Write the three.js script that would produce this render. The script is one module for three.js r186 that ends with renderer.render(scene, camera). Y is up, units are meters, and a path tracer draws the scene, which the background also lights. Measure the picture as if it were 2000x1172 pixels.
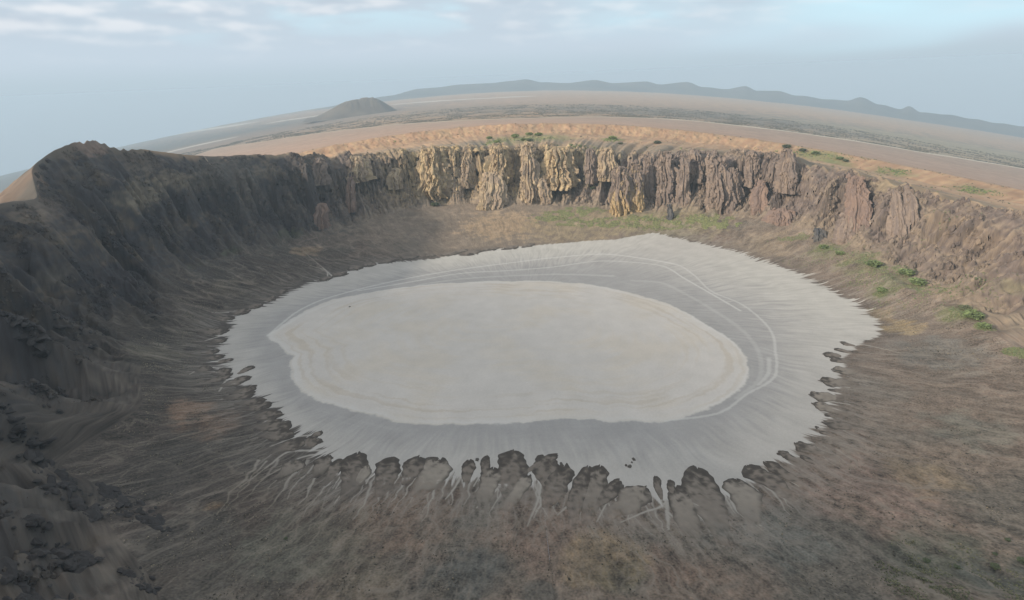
import * as THREE from 'three';
import { mergeGeometries } from 'three/addons/utils/BufferGeometryUtils.js';

// ---------------------------------------------------------------- camera, sky, sun, exposure
const FOCAL = 1110, EYE = 350, PITCH = THREE.MathUtils.degToRad(21.6), ROLL = THREE.MathUtils.degToRad(2.4);   // pixels of the 2000 x 1172 photograph, metres
const scene = new THREE.Scene();
const camera = new THREE.PerspectiveCamera(2 * Math.atan(586 / FOCAL) * 180 / Math.PI, 2000 / 1172, 1, 60000);
camera.rotation.order = 'YXZ';
camera.position.set(0, EYE, 0);
camera.rotation.set(-PITCH, 0, -ROLL);
camera.updateMatrixWorld(true);
const renderer = new THREE.WebGLRenderer({ antialias: true });
renderer.setSize(1024, 600);
renderer.toneMapping = THREE.LinearToneMapping;
renderer.toneMappingExposure = 1.0;
renderer.shadowMap.enabled = true;
renderer.shadowMap.type = THREE.PCFSoftShadowMap;

// ---------------------------------------------------------------- noise and small maths
const PERM = new Uint8Array(512);
{ let s = 12345; const p = [...Array(256).keys()]; for (let i = 255; i > 0; i--) { s = (s * 1664525 + 1013904223) >>> 0; const j = s % (i + 1); [p[i], p[j]] = [p[j], p[i]]; } for (let i = 0; i < 512; i++) PERM[i] = p[i & 255]; }
const G2X = new Float32Array(256), G2Y = new Float32Array(256);
for (let i = 0; i < 256; i++) { const a = i * 2.399963; G2X[i] = Math.cos(a); G2Y[i] = Math.sin(a); }
const fade = t => t * t * t * (t * (t * 6 - 15) + 10);
function n2(x, y) {                                                     // gradient noise, about -1..1
  const xi = Math.floor(x), yi = Math.floor(y), fx = x - xi, fy = y - yi, u = fade(fx), v = fade(fy), X = xi & 255, Y = yi & 255;
  const a = PERM[PERM[X] + Y], b = PERM[PERM[(X + 1) & 255] + Y], c = PERM[PERM[X] + ((Y + 1) & 255)], d = PERM[PERM[(X + 1) & 255] + ((Y + 1) & 255)];
  const p = G2X[a] * fx + G2Y[a] * fy, q = G2X[b] * (fx - 1) + G2Y[b] * fy, r = G2X[c] * fx + G2Y[c] * (fy - 1), s = G2X[d] * (fx - 1) + G2Y[d] * (fy - 1);
  return 1.5 * (p + u * (q - p) + v * ((r + u * (s - r)) - (p + u * (q - p))));
}
function n3(x, y, z) {
  const zi = Math.floor(z), f = fade(z - zi);
  return (1 - f) * n2(x + zi * 17.31, y + zi * 9.7) + f * n2(x + (zi + 1) * 17.31, y + (zi + 1) * 9.7);
}
function fbm(x, y, o = 4) { let a = 0.5, s = 0; for (let i = 0; i < o; i++) { s += a * n2(x, y); a *= 0.5; x = x * 2.03 + 11.7; y = y * 2.03 + 5.3; } return s; }
function fbm3(x, y, z, o = 3) { let a = 0.5, s = 0; for (let i = 0; i < o; i++) { s += a * n3(x, y, z); a *= 0.5; x = x * 2.03 + 3.7; y = y * 2.03 + 5.3; z = z * 2.03 + 1.9; } return s; }
const ridge = v => 1 - 2 * Math.abs(v);
function rfbm(x, y, o = 4) { let a = 0.5, s = 0; for (let i = 0; i < o; i++) { s += a * ridge(n2(x, y)); a *= 0.5; x = x * 2.1 + 7.7; y = y * 2.1 + 2.9; } return s; }
const clamp = (v, a = 0, b = 1) => v < a ? a : v > b ? b : v;
const sst = (a, b, v) => { v = clamp((v - a) / (b - a)); return v * v * (3 - 2 * v); };
const lerp = (a, b, t) => a + (b - a) * t;
const mix = (a, b, t) => [a[0] + (b[0] - a[0]) * t, a[1] + (b[1] - a[1]) * t, a[2] + (b[2] - a[2]) * t];
let seed = 7; const rnd = () => { seed = (seed * 1664525 + 1013904223) >>> 0; return seed / 4294967296; };
const D = Math.PI / 180;

// ---------------------------------------------------------------- sky and sun
{
  const W = 2048, H = 1024, px = new Float32Array(W * H * 4);
  for (let j = 0; j < H; j++) {
    const el = ((j + 0.5) / H - 0.5) * 180;
    for (let i = 0; i < W; i++) {
      const az = ((i + 0.5) / W - 0.25) * 360;                            // 0 = the view direction, positive to the right
      const e = Math.max(el, 0), side = Math.sin(az * D), back = 0.5 - 0.5 * Math.cos(az * D);
      let c = mix([0.60, 0.66, 0.72], [0.78, 0.77, 0.76], sst(6, 30, e));
      if (el > 0) {
        const clear = [0.64, 0.91, 1.02], veil = [0.575, 0.68, 0.775];
        const blueAt = clamp(sst(0.1, 0.7, side + 0.3 * n2(az / 16, e / 5)) * sst(0, 2.8, e + 1.6 * n2(az / 11, e / 3)) * sst(0, 1.2, e)) * sst(40, 12, e);
        const s1 = fbm(az / 15 + 3, e / 2.6 + az / 60, 5), s2 = fbm(az / 5 + 9, e / 0.9 + az / 18 + 2, 4);
        const hole = sst(0.02, 0.3, -s1) * sst(2.5, 6, e);
        c = mix(c, mix([0.50, 0.615, 0.692], veil, sst(0, 2.6, e)), sst(25, 8, e) * 0.95);
        c = mix(c, clear, clamp(blueAt * 0.85 + hole * 0.5));
        const wisps = sst(-0.05, 0.45, s2 + 0.5 * s1) * sst(1.2, 6, e) * (0.55 + 0.45 * sst(0.2, -0.7, side));
        c = mix(c, [0.90, 0.92, 0.95], wisps * 0.75);
        c = mix(c, [0.50, 0.56, 0.65], sst(0.1, 0.5, s1 * 0.9 - s2 * 0.3) * sst(2.5, 7, e) * 0.5);
        const glow = Math.max(0, Math.cos((az + 97) * D) * Math.cos((e - 19) * D));
        c = mix(c, [1.5, 1.35, 1.15], Math.pow(glow, 14) * 0.55);
      }
      if (el < 0) c = [0.49, 0.59, 0.70];
      const o = (j * W + i) * 4; px[o] = c[0]; px[o + 1] = c[1]; px[o + 2] = c[2]; px[o + 3] = 1;
    }
  }
  const sky = new THREE.DataTexture(px, W, H, THREE.RGBAFormat, THREE.FloatType);
  sky.mapping = THREE.EquirectangularReflectionMapping; sky.magFilter = THREE.LinearFilter; sky.colorSpace = THREE.LinearSRGBColorSpace; sky.needsUpdate = true;
  scene.background = sky; scene.environment = sky;
}
const sun = new THREE.DirectionalLight(new THREE.Color().setRGB(1, 0.87, 0.69), 5.0);
sun.position.set(-855, 372, 505).normalize().multiplyScalar(4000).add(new THREE.Vector3(0, 0, -900));
sun.target.position.set(0, 0, -900);
sun.castShadow = true; sun.shadow.radius = 5;
sun.shadow.mapSize.set(4096, 4096);
Object.assign(sun.shadow.camera, { left: -2600, right: 2600, top: 2600, bottom: -2600, near: 10, far: 9000 });
scene.add(sun, sun.target);
scene.fog = new THREE.FogExp2(new THREE.Color().setRGB(0.67, 0.84, 1.0), 0.000056);

// ---------------------------------------------------------------- from a pixel of the photograph to the land
const vA = new THREE.Vector3();
function ray(px, py) { return new THREE.Vector3((px - 1000) / FOCAL, (586 - py) / FOCAL, -1).applyQuaternion(camera.quaternion).normalize(); }
function onPlane(px, py, y) { const d = ray(px, py), t = (y - EYE) / d.y; return [d.x * t, y, d.z * t]; }
function atDistance(px, py, dist) { const d = ray(px, py), t = dist / Math.hypot(d.x, d.z); return [d.x * t, EYE + d.y * t, d.z * t]; }

// ---------------------------------------------------------------- the shape of the land: everything is measured round the crater's middle
const CX = 20, CZ = -840, N = 3600;
const polar = (x, z) => [Math.atan2(x - CX, -(z - CZ)), Math.hypot(x - CX, z - CZ)];
const fromPolar = (th, r) => [CX + Math.sin(th) * r, CZ - Math.cos(th) * r];
function around(points, blur) {                                           // [angle, value] points -> a closed table
  const p = points.slice().sort((a, b) => a[0] - b[0]), t = new Float32Array(N);
  for (let i = 0; i < N; i++) {
    const th = (i / N * 2 - 1) * Math.PI; let k = p.findIndex(q => q[0] > th); if (k < 0) k = 0;
    const b = p[k], a = p[(k + p.length - 1) % p.length]; let a0 = a[0], b0 = b[0], x = th;
    if (b0 <= a0) { if (x < a0) a0 -= 2 * Math.PI; else b0 += 2 * Math.PI; }
    t[i] = lerp(a[1], b[1], (x - a0) / (b0 - a0 || 1));
  }
  for (let pass = 0; pass < 2; pass++) { const c = t.slice(); for (let i = 0; i < N; i++) { let s = 0; for (let k = -blur; k <= blur; k++) s += c[(i + k + N) % N]; t[i] = s / (2 * blur + 1); } }
  return t;
}
function look(t, th) { let u = (th / (2 * Math.PI) + 0.5) * N; u = ((u % N) + N) % N; const i = Math.floor(u), f = u - i; return t[i] + (t[(i + 1) % N] - t[i]) * f; }
const planeLine = (list, y = 0) => list.map(([a, b]) => { const p = onPlane(a, b, y), q = polar(p[0], p[2]); return q; });

const LAKE = around(planeLine([[1280, 455], [1200, 468], [1100, 475], [1040, 480], [1000, 483], [950, 490], [900, 497], [850, 505], [800, 510], [740, 515], [700, 522], [670, 535], [640, 545], [600, 555], [570, 568], [540, 585], [510, 598], [480, 606], [460, 612], [440, 640], [430, 665], [425, 690], [430, 710], [445, 735], [490, 760], [515, 790], [545, 820], [570, 845], [600, 866], [640, 896], [700, 928], [760, 932], [820, 930], [880, 938], [920, 942], [960, 943], [1000, 944], [1050, 944], [1100, 953], [1160, 958], [1210, 968], [1270, 982], [1320, 982], [1370, 975], [1430, 964], [1470, 936], [1510, 905], [1550, 885], [1590, 850], [1615, 810], [1630, 770], [1640, 730], [1650, 700], [1668, 675], [1695, 665], [1720, 655], [1715, 630], [1690, 605], [1650, 580], [1600, 555], [1550, 530], [1500, 512], [1450, 495], [1400, 482], [1350, 472], [1310, 462]]), 3);
const PAN = around(planeLine([[522, 655], [560, 630], [600, 605], [650, 585], [720, 572], [800, 560], [900, 553], [1000, 550], [1100, 552], [1200, 565], [1260, 580], [1320, 600], [1380, 635], [1430, 665], [1455, 695], [1463, 720], [1455, 750], [1430, 775], [1380, 800], [1330, 818], [1280, 826], [1240, 822], [1200, 826], [1150, 818], [1100, 818], [1040, 824], [960, 828], [880, 830], [800, 828], [740, 815], [680, 800], [620, 782], [590, 765], [572, 745], [568, 720], [565, 705], [575, 695], [555, 688], [548, 675], [535, 668]]), 3);
const footPts = [[600, 470, 20], [700, 440, 25], [830, 400, 30], [1000, 402, 30], [1250, 418, 25], [1450, 425, 30], [1600, 470, 30], [1760, 560, 30], [1960, 665, 30], [450, 485, 30], [300, 500, 40], [260, 600, 30], [280, 700, 30], [290, 800, 30], [190, 900, 35], [200, 1000, 35], [330, 1150, 35]].map(([a, b, y]) => { const p = onPlane(a, b, y), q = polar(p[0], p[2]); return [...q, y]; });
footPts.push([-2.35, 640, 40], [-2.75, 640, 40], [Math.PI, 640, 35], [2.6, 660, 30], [2.2, 690, 30]);
const FOOT = around(footPts.map(p => [p[0], p[1]]), 25), FOOTH = around(footPts.map(p => [p[0], p[2]]), 40);
const rimPts = [[2000, 415, 1150], [1800, 370, 1250], [1600, 322, 1400], [1500, 294, 1500], [1400, 296, 1560], [1280, 298, 1600], [1160, 286, 1640], [1040, 282, 1650], [920, 286, 1645], [830, 288, 1640], [740, 292, 1610], [640, 300, 1560], [546, 300, 1500], [420, 306, 1430], [360, 302, 1400], [290, 294, 1350], [222, 294, 1310], [206, 283, 1300], [175, 276, 1280], [140, 281, 1250], [100, 296, 1210], [62, 325, 1160], [66, 355, 1100], [75, 388, 1050], [30, 392, 1020]].map(([a, b, d]) => { const p = atDistance(a, b, d), q = polar(p[0], p[2]); return [...q, p[1]]; });
rimPts.push([-103 * D, 745, 215], [-112 * D, 790, 255], [-128 * D, 810, 285], [-145 * D, 820, 270], [-165 * D, 840, 235], [178 * D, 860, 215], [150 * D, 860, 180], [122 * D, 830, 140]);
const RIM = around(rimPts.map(p => [p[0], p[1]]), 9), RIMH = around(rimPts.map(p => [p[0], p[2]]), 7);
for (let i = 0; i < N; i++) { const th = (i / N * 2 - 1) * Math.PI; FOOT[i] = Math.min(FOOT[i], RIM[i] - lerp(120, 165, sst(-45 * D, -60 * D, th))); }
const CLIFF = around([[-180, 0.3], [-110, 0.35], [-75, 0.3], [-50, 0.5], [-30, 0.85], [-15, 1], [35, 1], [50, 0.8], [65, 0.6], [90, 0.5], [120, 0.3]].map(p => [p[0] * D, p[1]]), 60);
const sag = (dx, dz) => 0.165 * dx * dx / Math.sqrt(dx * dx + dz * dz + 1.4e6);      // the land falls away to both sides of the crater's ridge
const Y0 = [[700, 175], [1000, 166], [1190, 160], [1300, 183], [1400, 176], [1800, 150], [2760, 96], [4200, 55], [6500, 15], [20500, -128], [90000, -700]];
function base(r) { let k = 1; while (k < Y0.length - 1 && r > Y0[k][0]) k++; const [a, ya] = Y0[k - 1], [b, yb] = Y0[k]; return lerp(ya, yb, (r - a) / (b - a)); }
function profile(q, k) {
  const slope = Math.pow(q, 1.1), c = q < 0.45 ? 0.34 * Math.pow(q / 0.45, 1.2) : q < 0.62 ? lerp(0.34, 0.90, (q - 0.45) / 0.17) : lerp(0.90, 1, Math.sqrt((q - 0.62) / 0.38));
  return lerp(slope, c, k);
}
function ground(x, z, fine = true) {
  const dx = x - CX, dz = z - CZ, r = Math.hypot(dx, dz), th = Math.atan2(dx, -dz), rF = look(FOOT, th);
  if (r < rF) {
    const rL = look(LAKE, th), t = clamp((r - rL) / Math.max(rF - rL, 20)), hF = look(FOOTH, th);
    let y = hF * Math.pow(t, 1.5);
    if (fine && t > 0.1) { const a = th * 420, w = 6 * n2(r / 40, a / 40); y += sst(0.1, 0.5, t) * sst(1, 0.85, t) * (1 - 0.65 * sst(60 * D, 45 * D, Math.abs(th))) * (1.6 * ridge(n2((a + w) / 17, r / 90)) + 0.8 * ridge(n2((a + w) / 7 + 31, r / 55)) - 1); }
    return y;
  }
  const rR = look(RIM, th), ar = th * 780, yR = look(RIMH, th) + (fine ? lerp(3, 2.6, sst(-50 * D, -66 * D, th)) * (fbm(ar / 42, 3, 3) + lerp(0.5, 0, sst(-45 * D, -60 * D, th)) * ridge(n2(ar / 12, 8)) + 1.6 * sst(8 * D, 2 * D, Math.abs(th + 72 * D)) * ridge(n2(ar / 17, 5))) - 11 * sst(-52 * D, -38 * D, th) * sst(100 * D, 80 * D, th) * (sst(0.35, 0.95, ridge(n2(th * 740 / 66, rR / 400 + 3))) + 0.45 * sst(0.4, 1, ridge(n2(th * 740 / 27 + 40, rR / 200))) - 0.25) : 0);
  if (r < rR) {
    const hF = look(FOOTH, th), k = look(CLIFF, th); let q = (r - rF) / (rR - rF);
    const win = 4 * q * (1 - q), a = th * 740;
    let extra = 0;
    if (fine) {
      const w = 14 * n2(r / 45, a / 50), f = 0.75 * ridge(n2((a + w) / 66, r / 400 + 3)) + 0.5 * ridge(n2((a + w) / 27 + 40, r / 200)) + 0.28 * sst(-60 * D, -40 * D, th) * ridge(n2((a + w * 0.5) / 10 + 80, r / 90)) - 0.2;
      q = clamp(q - win * (f * lerp(0.2, 0.27, k) + 0.20 * n2(a / 95 + 3, 6) + 0.10 * n2(a / 40 + 13, 2)));
      const left = sst(-25 * D, -55 * D, th);
      const rt = sst(40 * D, 60 * D, th); extra = win * ((rfbm(x / 48, z / 48, 3) - 0.35) * (lerp(6, 20, left) + 10 * rt) + (rfbm(x / 15, z / 15, 2) - 0.3) * (4 + 3 * rt + 6 * sst(-82 * D, -95 * D, th)));
    }
    return hF + (yR - hF) * profile(q, k) + extra;
  }
  const rx = Math.sin(th) * rR, rz = -Math.cos(th) * rR, tail = r - rR;
  const d0 = yR - (base(rR) - sag(rx, rz));
  let y = base(r) - sag(dx, dz) + d0 * Math.exp(-tail / lerp(150, 330, sst(-50 * D, -70 * D, th) * sst(-130 * D, -100 * D, th)));
  if (fine) {
    const g = sst(0, 60, tail) * sst(900, 500, tail);
    const scarp = sst(1120, 1210, r) * sst(1420, 1290, r) * sst(62 * D, 30 * D, Math.abs(th)), a = th * 1230;
    y += g * (4 * fbm(x / 90, z / 90, 3) + 1.5 * fbm(x / 18, z / 18, 2)) + scarp * (3 * ridge(n2((a + 26 * n2(r / 60, a / 80)) / 47, r / 200)) - 2 + 5 * fbm(x / 70, z / 70, 3) + 1.6 * ridge(n2((a + 9 * n2(r / 20, a / 20)) / 13, r / 70)));
    if (r > 1500) y += sst(1500, 3000, r) * (3 + r / 2500) * fbm(x / 500, z / 500, 3);
    if (tail < 400 && th < -55 * D && th > -100 * D) y += sst(0, 40, tail) * 5 * fbm(x / 40, z / 40, 4);
  }
  return y;
}
function pick(px, py, fine = false) {                                     // where the sight line through a pixel meets the land
  const d = ray(px, py); let t = 250, s = 0;
  for (; t < 30000; t += (s = Math.max(4, t * 0.004))) if (EYE + d.y * t < ground(d.x * t, d.z * t, fine)) break;
  let a = t - s, b = t;
  for (let k = 0; k < 14; k++) { const m = (a + b) / 2; if (EYE + d.y * m < ground(d.x * m, d.z * m, fine)) b = m; else a = m; }
  return [d.x * b, EYE + d.y * b, d.z * b];
}
const TRACK = around([[-60, 650], [-50, 1400]].map(p => [p[0] * D, p[1]]).concat([[420, 290], [500, 279], [640, 258], [760, 245], [880, 237], [1000, 232], [1150, 229], [1300, 232], [1450, 246], [1600, 265], [1800, 297], [2000, 330]].map(([a, b]) => { const p = pick(a, b); return polar(p[0], p[2]); })), 12);

// broken rock: every block of the face stands a little further out or in than its neighbours
const cell = (i, j, k) => { const v = Math.sin(i * 127.1 + j * 311.7 + k * 74.7) * 43758.5453; return v - Math.floor(v); };
function block(u, v, w, h, k) { const a = u / w + 0.14 * n2(u / w * 0.7, v / h * 0.7 + k), i = Math.floor(a), b = v / h + cell(i, 0, k) * 3 + 0.25 * n2(u / w + k, v / h), j = Math.floor(b); return cell(i, j, k) - 0.5; }

// ---------------------------------------------------------------- names, tags
const taken = {};
const numbered = n => { const k = taken[n] = (taken[n] ?? -1) + 1; return k ? n + '_' + String(k).padStart(3, '0') : n; };
function put(name, geo, mat, parent = scene) {
  const m = new THREE.Mesh(geo, mat); m.name = parent === scene ? numbered(name) : name; m.castShadow = m.receiveShadow = true; parent.add(m); return m;
}
function tag(o, label, category, group) { o.userData = { label, category }; if (group) o.userData.group = group; return o; }
const struct = o => { o.userData.kind = 'structure'; return o; };

// ---------------------------------------------------------------- masks of marks on the crater floor, drawn on its plan
const TS = 2048, TX = -690, TZ = -1600, TL = 1460;                        // plan of the floor: 1460 m a side
const toU = x => (x - TX) / TL * TS, toV = z => (z - TZ) / TL * TS;
function stroke(mask, pts, w0, w1, strength) {                            // a soft line of w0..w1 metres
  for (let k = 0; k + 1 < pts.length; k++) {
    const a = pts[k], b = pts[k + 1], wa = lerp(w0, w1, k / (pts.length - 1)), wb = lerp(w0, w1, (k + 1) / (pts.length - 1)), m = Math.max(wa, wb) * 1.6;
    const x0 = Math.max(0, Math.floor(toU(Math.min(a[0], b[0]) - m))), x1 = Math.min(TS - 1, Math.ceil(toU(Math.max(a[0], b[0]) + m)));
    const y0 = Math.max(0, Math.floor(toV(Math.min(a[2], b[2]) - m))), y1 = Math.min(TS - 1, Math.ceil(toV(Math.max(a[2], b[2]) + m)));
    const ex = b[0] - a[0], ez = b[2] - a[2], l2 = ex * ex + ez * ez + 1e-6;
    for (let j = y0; j <= y1; j++) for (let i = x0; i <= x1; i++) {
      const x = TX + (i + 0.5) / TS * TL, z = TZ + (j + 0.5) / TS * TL, t = clamp(((x - a[0]) * ex + (z - a[2]) * ez) / l2), d = Math.hypot(x - a[0] - ex * t, z - a[2] - ez * t);
      const w = lerp(wa, wb, t) * (1 + 0.45 * n2(x / 5, z / 5)), s = strength * sst(w, w * 0.25, d), o = j * TS + i;
      if (s > mask[o]) mask[o] = s;
    }
  }
}
function smoothLine(pts, n = 6) {                                         // pixels -> a rounded line on the land
  const w = pts.map(([a, b]) => new THREE.Vector3(...pick(a, b)));
  return new THREE.CatmullRomCurve3(w, false, 'centripetal').getPoints(pts.length * n).map(v => [v.x, v.y, v.z]);
}
const shoreMark = new Float32Array(TS * TS), stream = new Float32Array(TS * TS);
for (const [pts, w0, w1, s] of [
  [[[524, 655], [548, 634], [580, 609], [620, 589], [657, 577], [721, 560], [800, 543], [900, 526], [1000, 513], [1075, 504], [1180, 496.5], [1250, 504], [1320, 516]], 3.4, 4.6, 1],
  [[[1250, 504], [1320, 516], [1355, 537], [1390, 569], [1446, 593], [1488, 625], [1509, 653], [1515, 690], [1517, 712], [1513, 735], [1496, 750], [1461, 768], [1405, 806], [1300, 822]], 3.2, 2.6, 0.8],
  [[[700, 568], [800, 551], [900, 534], [1000, 528], [1075, 522], [1170, 510], [1232, 512], [1295, 520], [1337, 544], [1400, 580], [1446, 607]], 3.5, 3, 1],
  [[[820, 556], [900, 545], [1040, 537], [1110, 536], [1197, 539]], 4, 7, 0.5],
  [[[1235, 548], [1290, 552], [1340, 575], [1400, 610], [1450, 645], [1478, 680], [1487, 712], [1480, 745], [1440, 778]], 6, 4, 0.35],
  [[[1502, 700], [1500, 730], [1480, 752]], 4, 3, 0.7],
  [[[524, 655], [560, 634], [600, 611], [650, 592], [720, 576]], 2.6, 2.2, 0.8],
]) stroke(shoreMark, smoothLine(pts, 8), w0, w1, s);
for (const [pts, w0, w1] of [
  [[[1299, 915], [1300, 930], [1300, 957], [1302, 985], [1306, 1034]], 5.5, 2], [[[1301, 980], [1290, 990], [1262, 999], [1213, 1020]], 2.4, 1], [[[1304, 1000], [1325, 1018], [1350, 1038]], 2, 0.8],
  [[[1316, 925], [1321, 936], [1339, 967], [1363, 1003], [1402, 1045]], 3.2, 1], [[[1121, 905], [1125, 925], [1133, 946], [1128, 967], [1089, 1006]], 3, 1.2], [[[1133, 950], [1137, 975], [1120, 1010]], 1.8, 0.8],
  [[[1092, 905], [1084, 922], [1074, 940], [1072, 964], [1047, 999]], 3.2, 1.2], [[[1030, 905], [1027, 917], [1051, 929], [1054, 964], [1030, 1027]], 3.4, 1.2], [[[966, 905], [973, 915], [982, 932], [973, 953], [931, 992]], 2.8, 1],
  [[[1032, 926], [1002, 950], [993, 975]], 2.2, 1], [[[838, 905], [833, 911], [819, 936], [805, 957]], 2.4, 0.8], [[[1202, 930], [1170, 967], [1142, 1013]], 2.6, 1], [[[1215, 945], [1190, 975], [1165, 1020]], 2.2, 0.8],
  [[[650, 880], [619, 880], [563, 883], [527, 908], [468, 953]], 3.2, 1], [[[640, 884], [590, 893], [555, 912], [510, 935]], 2.6, 1], [[[672, 888], [665, 892], [633, 911], [615, 935], [598, 971]], 3, 1],
  [[[672, 886], [670, 900], [672, 915], [650, 953]], 2.6, 0.8], [[[700, 890], [690, 905], [672, 930], [655, 955]], 2.2, 0.8], [[[620, 850], [580, 853], [527, 872]], 3, 1], [[[612, 852], [598, 862], [577, 883]], 2.2, 1],
  [[[1400, 930], [1420, 957], [1441, 999], [1486, 1027]], 4, 1.2], [[[740, 900], [728, 920], [715, 945]], 2.4, 0.8], [[[790, 900], [785, 920], [770, 945]], 2.2, 0.8], [[[895, 905], [900, 925], [890, 950], [870, 975]], 3, 1],
  [[[930, 905], [937, 925], [925, 950]], 2.4, 0.8], [[[1240, 945], [1225, 955], [1205, 985]], 2.8, 1], [[[1500, 910], [1530, 930], [1560, 950]], 2, 0.8],
  [[[650, 540], [634, 526], [615, 510], [600, 498], [590, 486]], 3, 1], [[[640, 545], [636, 528], [610, 520], [580, 505]], 2.4, 1], [[[485, 618], [460, 609], [415, 611]], 3, 1.4],
  [[[440, 652], [415, 661], [400, 666]], 3, 1], [[[432, 675], [405, 676]], 2.6, 1], [[[480, 728], [445, 742], [428, 765]], 3.5, 1.4], [[[455, 716], [400, 719], [370, 730]], 3, 1], [[[470, 765], [430, 782]], 2.4, 1],
  [[[1640, 665], [1690, 674], [1760, 690]], 2, 1], [[[1600, 748], [1660, 757]], 2.4, 1], [[[1600, 780], [1660, 790]], 2, 1],
]) stroke(stream, smoothLine(pts, 8), w0, w1, 1);
for (let a = 505; a < 1530; a += 9 + 16 * rnd()) {
  const y0 = lerp(898, 930, sst(650, 1250, a)) - 18 * sst(1350, 1500, a) + 6 * rnd(), pts = []; let x = a, len = 45 + 70 * rnd(), lean = lerp(-0.8, 0.75, sst(550, 1500, a));
  for (let y = y0; y < y0 + len; y += 9) { pts.push([x, y]); x += lean * 9 + (rnd() - 0.5) * 11; }
  if (pts.length > 2) stroke(stream, smoothLine(pts, 5), 1.3 + 1.8 * rnd(), 0.6, 0.6 + 0.4 * rnd());
}
// a web of small dry rills over the apron, each a walk up the slope that wavers and forks
function rill(th, r, len, w, s, depth) {
  const pts = []; let h = (rnd() - 0.5) * 0.6;
  for (let l = 0; l < len; l += 6) { const [x, z] = fromPolar(th, r); pts.push([x, 0, z]); h = h * 0.85 + (rnd() - 0.5) * 0.7; r += 6; th += h * 5 / r; if (depth < 2 && rnd() < 0.05) rill(th, r, (len - l) * 0.6, w * 0.7, s * 0.85, depth + 1); }
  stroke(stream, pts, w, w * 0.5, s);
}
for (let k = 0; k < 1500; k++) {
  const th = k < 620 ? (rnd() * 2 - 1) * Math.PI : Math.PI + (rnd() * 2 - 1) * 95 * D, rL = look(LAKE, th), rF = look(FOOT, th), far = Math.abs(th) < 55 * D;
  rill(th, rL + (far ? 2 : 8) + rnd() * rnd() * (rF - rL) * 0.9, (0.15 + 0.5 * rnd()) * (rF - rL), 0.7 + rnd() * 0.9, (0.14 + 0.42 * rnd() * rnd()) * (far ? 0.5 : 1), 0);
}

// ---------------------------------------------------------------- colours of the ground (linear, as the surfaces have them)
const spots = [];                                                         // patches of their own colour: [x, z, radius along the sight, radius across, colour, strength]
for (const [a, b, rx, c, s] of [
  [370, 800, 55, [0.20, 0.125, 0.085], 0.6], [420, 830, 60, [0.19, 0.12, 0.085], 0.5], [420, 990, 22, [0.25, 0.165, 0.10], 0.7], [780, 1000, 130, [0.17, 0.115, 0.085], 0.7], [1060, 1040, 120, [0.165, 0.11, 0.085], 0.6],
  [900, 1120, 90, [0.075, 0.075, 0.07], 0.75], [950, 1105, 60, [0.07, 0.07, 0.065], 0.6], [1220, 1125, 55, [0.075, 0.08, 0.07], 0.7], [1050, 1165, 40, [0.06, 0.06, 0.055], 0.7], [1180, 1090, 90, [0.21, 0.155, 0.085], 0.5],
  [600, 1060, 130, [0.095, 0.098, 0.078], 0.5], [1500, 1060, 120, [0.105, 0.108, 0.098], 0.7], [1430, 1130, 100, [0.18, 0.12, 0.09], 0.4], [1700, 960, 150, [0.175, 0.12, 0.10], 0.7], [1800, 930, 80, [0.20, 0.15, 0.085], 0.45],
  [1900, 840, 90, [0.115, 0.12, 0.10], 0.6], [1830, 690, 110, [0.12, 0.118, 0.11], 0.7], [1700, 760, 70, [0.13, 0.12, 0.105], 0.5], [1760, 640, 50, [0.27, 0.20, 0.105], 0.75], [1700, 615, 45, [0.25, 0.185, 0.11], 0.6], [1870, 560, 60, [0.20, 0.15, 0.10], 0.4],
  [1870, 1100, 130, [0.075, 0.08, 0.06], 0.75], [1960, 1130, 80, [0.06, 0.065, 0.06], 0.6], [980, 440, 80, [0.28, 0.20, 0.125], 0.7], [1120, 440, 100, [0.24, 0.19, 0.11], 0.5], [1300, 430, 120, [0.22, 0.19, 0.10], 0.5], [1500, 480, 70, [0.22, 0.17, 0.115], 0.5],
  [1690, 508, 55, [0.125, 0.13, 0.062], 0.7], [1770, 542, 60, [0.115, 0.125, 0.06], 0.7], [1890, 612, 60, [0.12, 0.13, 0.062], 0.7], [1620, 488, 40, [0.12, 0.125, 0.065], 0.6], [1725, 570, 30, [0.12, 0.125, 0.065], 0.5],
  [750, 440, 90, [0.17, 0.135, 0.105], 0.5], [600, 490, 30, [0.26, 0.18, 0.11], 0.5], [450, 560, 50, [0.15, 0.125, 0.10], 0.4], [300, 690, 60, [0.13, 0.115, 0.085], 0.4], [700, 1140, 90, [0.12, 0.11, 0.08], 0.4],
]) { const p = pick(a, b), q = pick(a, b + 12), e = pick(a + rx, b); spots.push([p[0], p[2], Math.hypot(e[0] - p[0], e[2] - p[2]), c, s]); }
function streaks(th, r, x, z) { const a = th * 460, w = 9 * n2(r / 50 + 5, a / 45); return [fbm((a + w) / 7, r / 62, 3), fbm((a + w) / 2.3 + 50, r / 34, 2), 0.7 * fbm(x / 3.1, z / 3.1, 2) + 0.7 * n2(x / 1.5, z / 1.5)]; }
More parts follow.
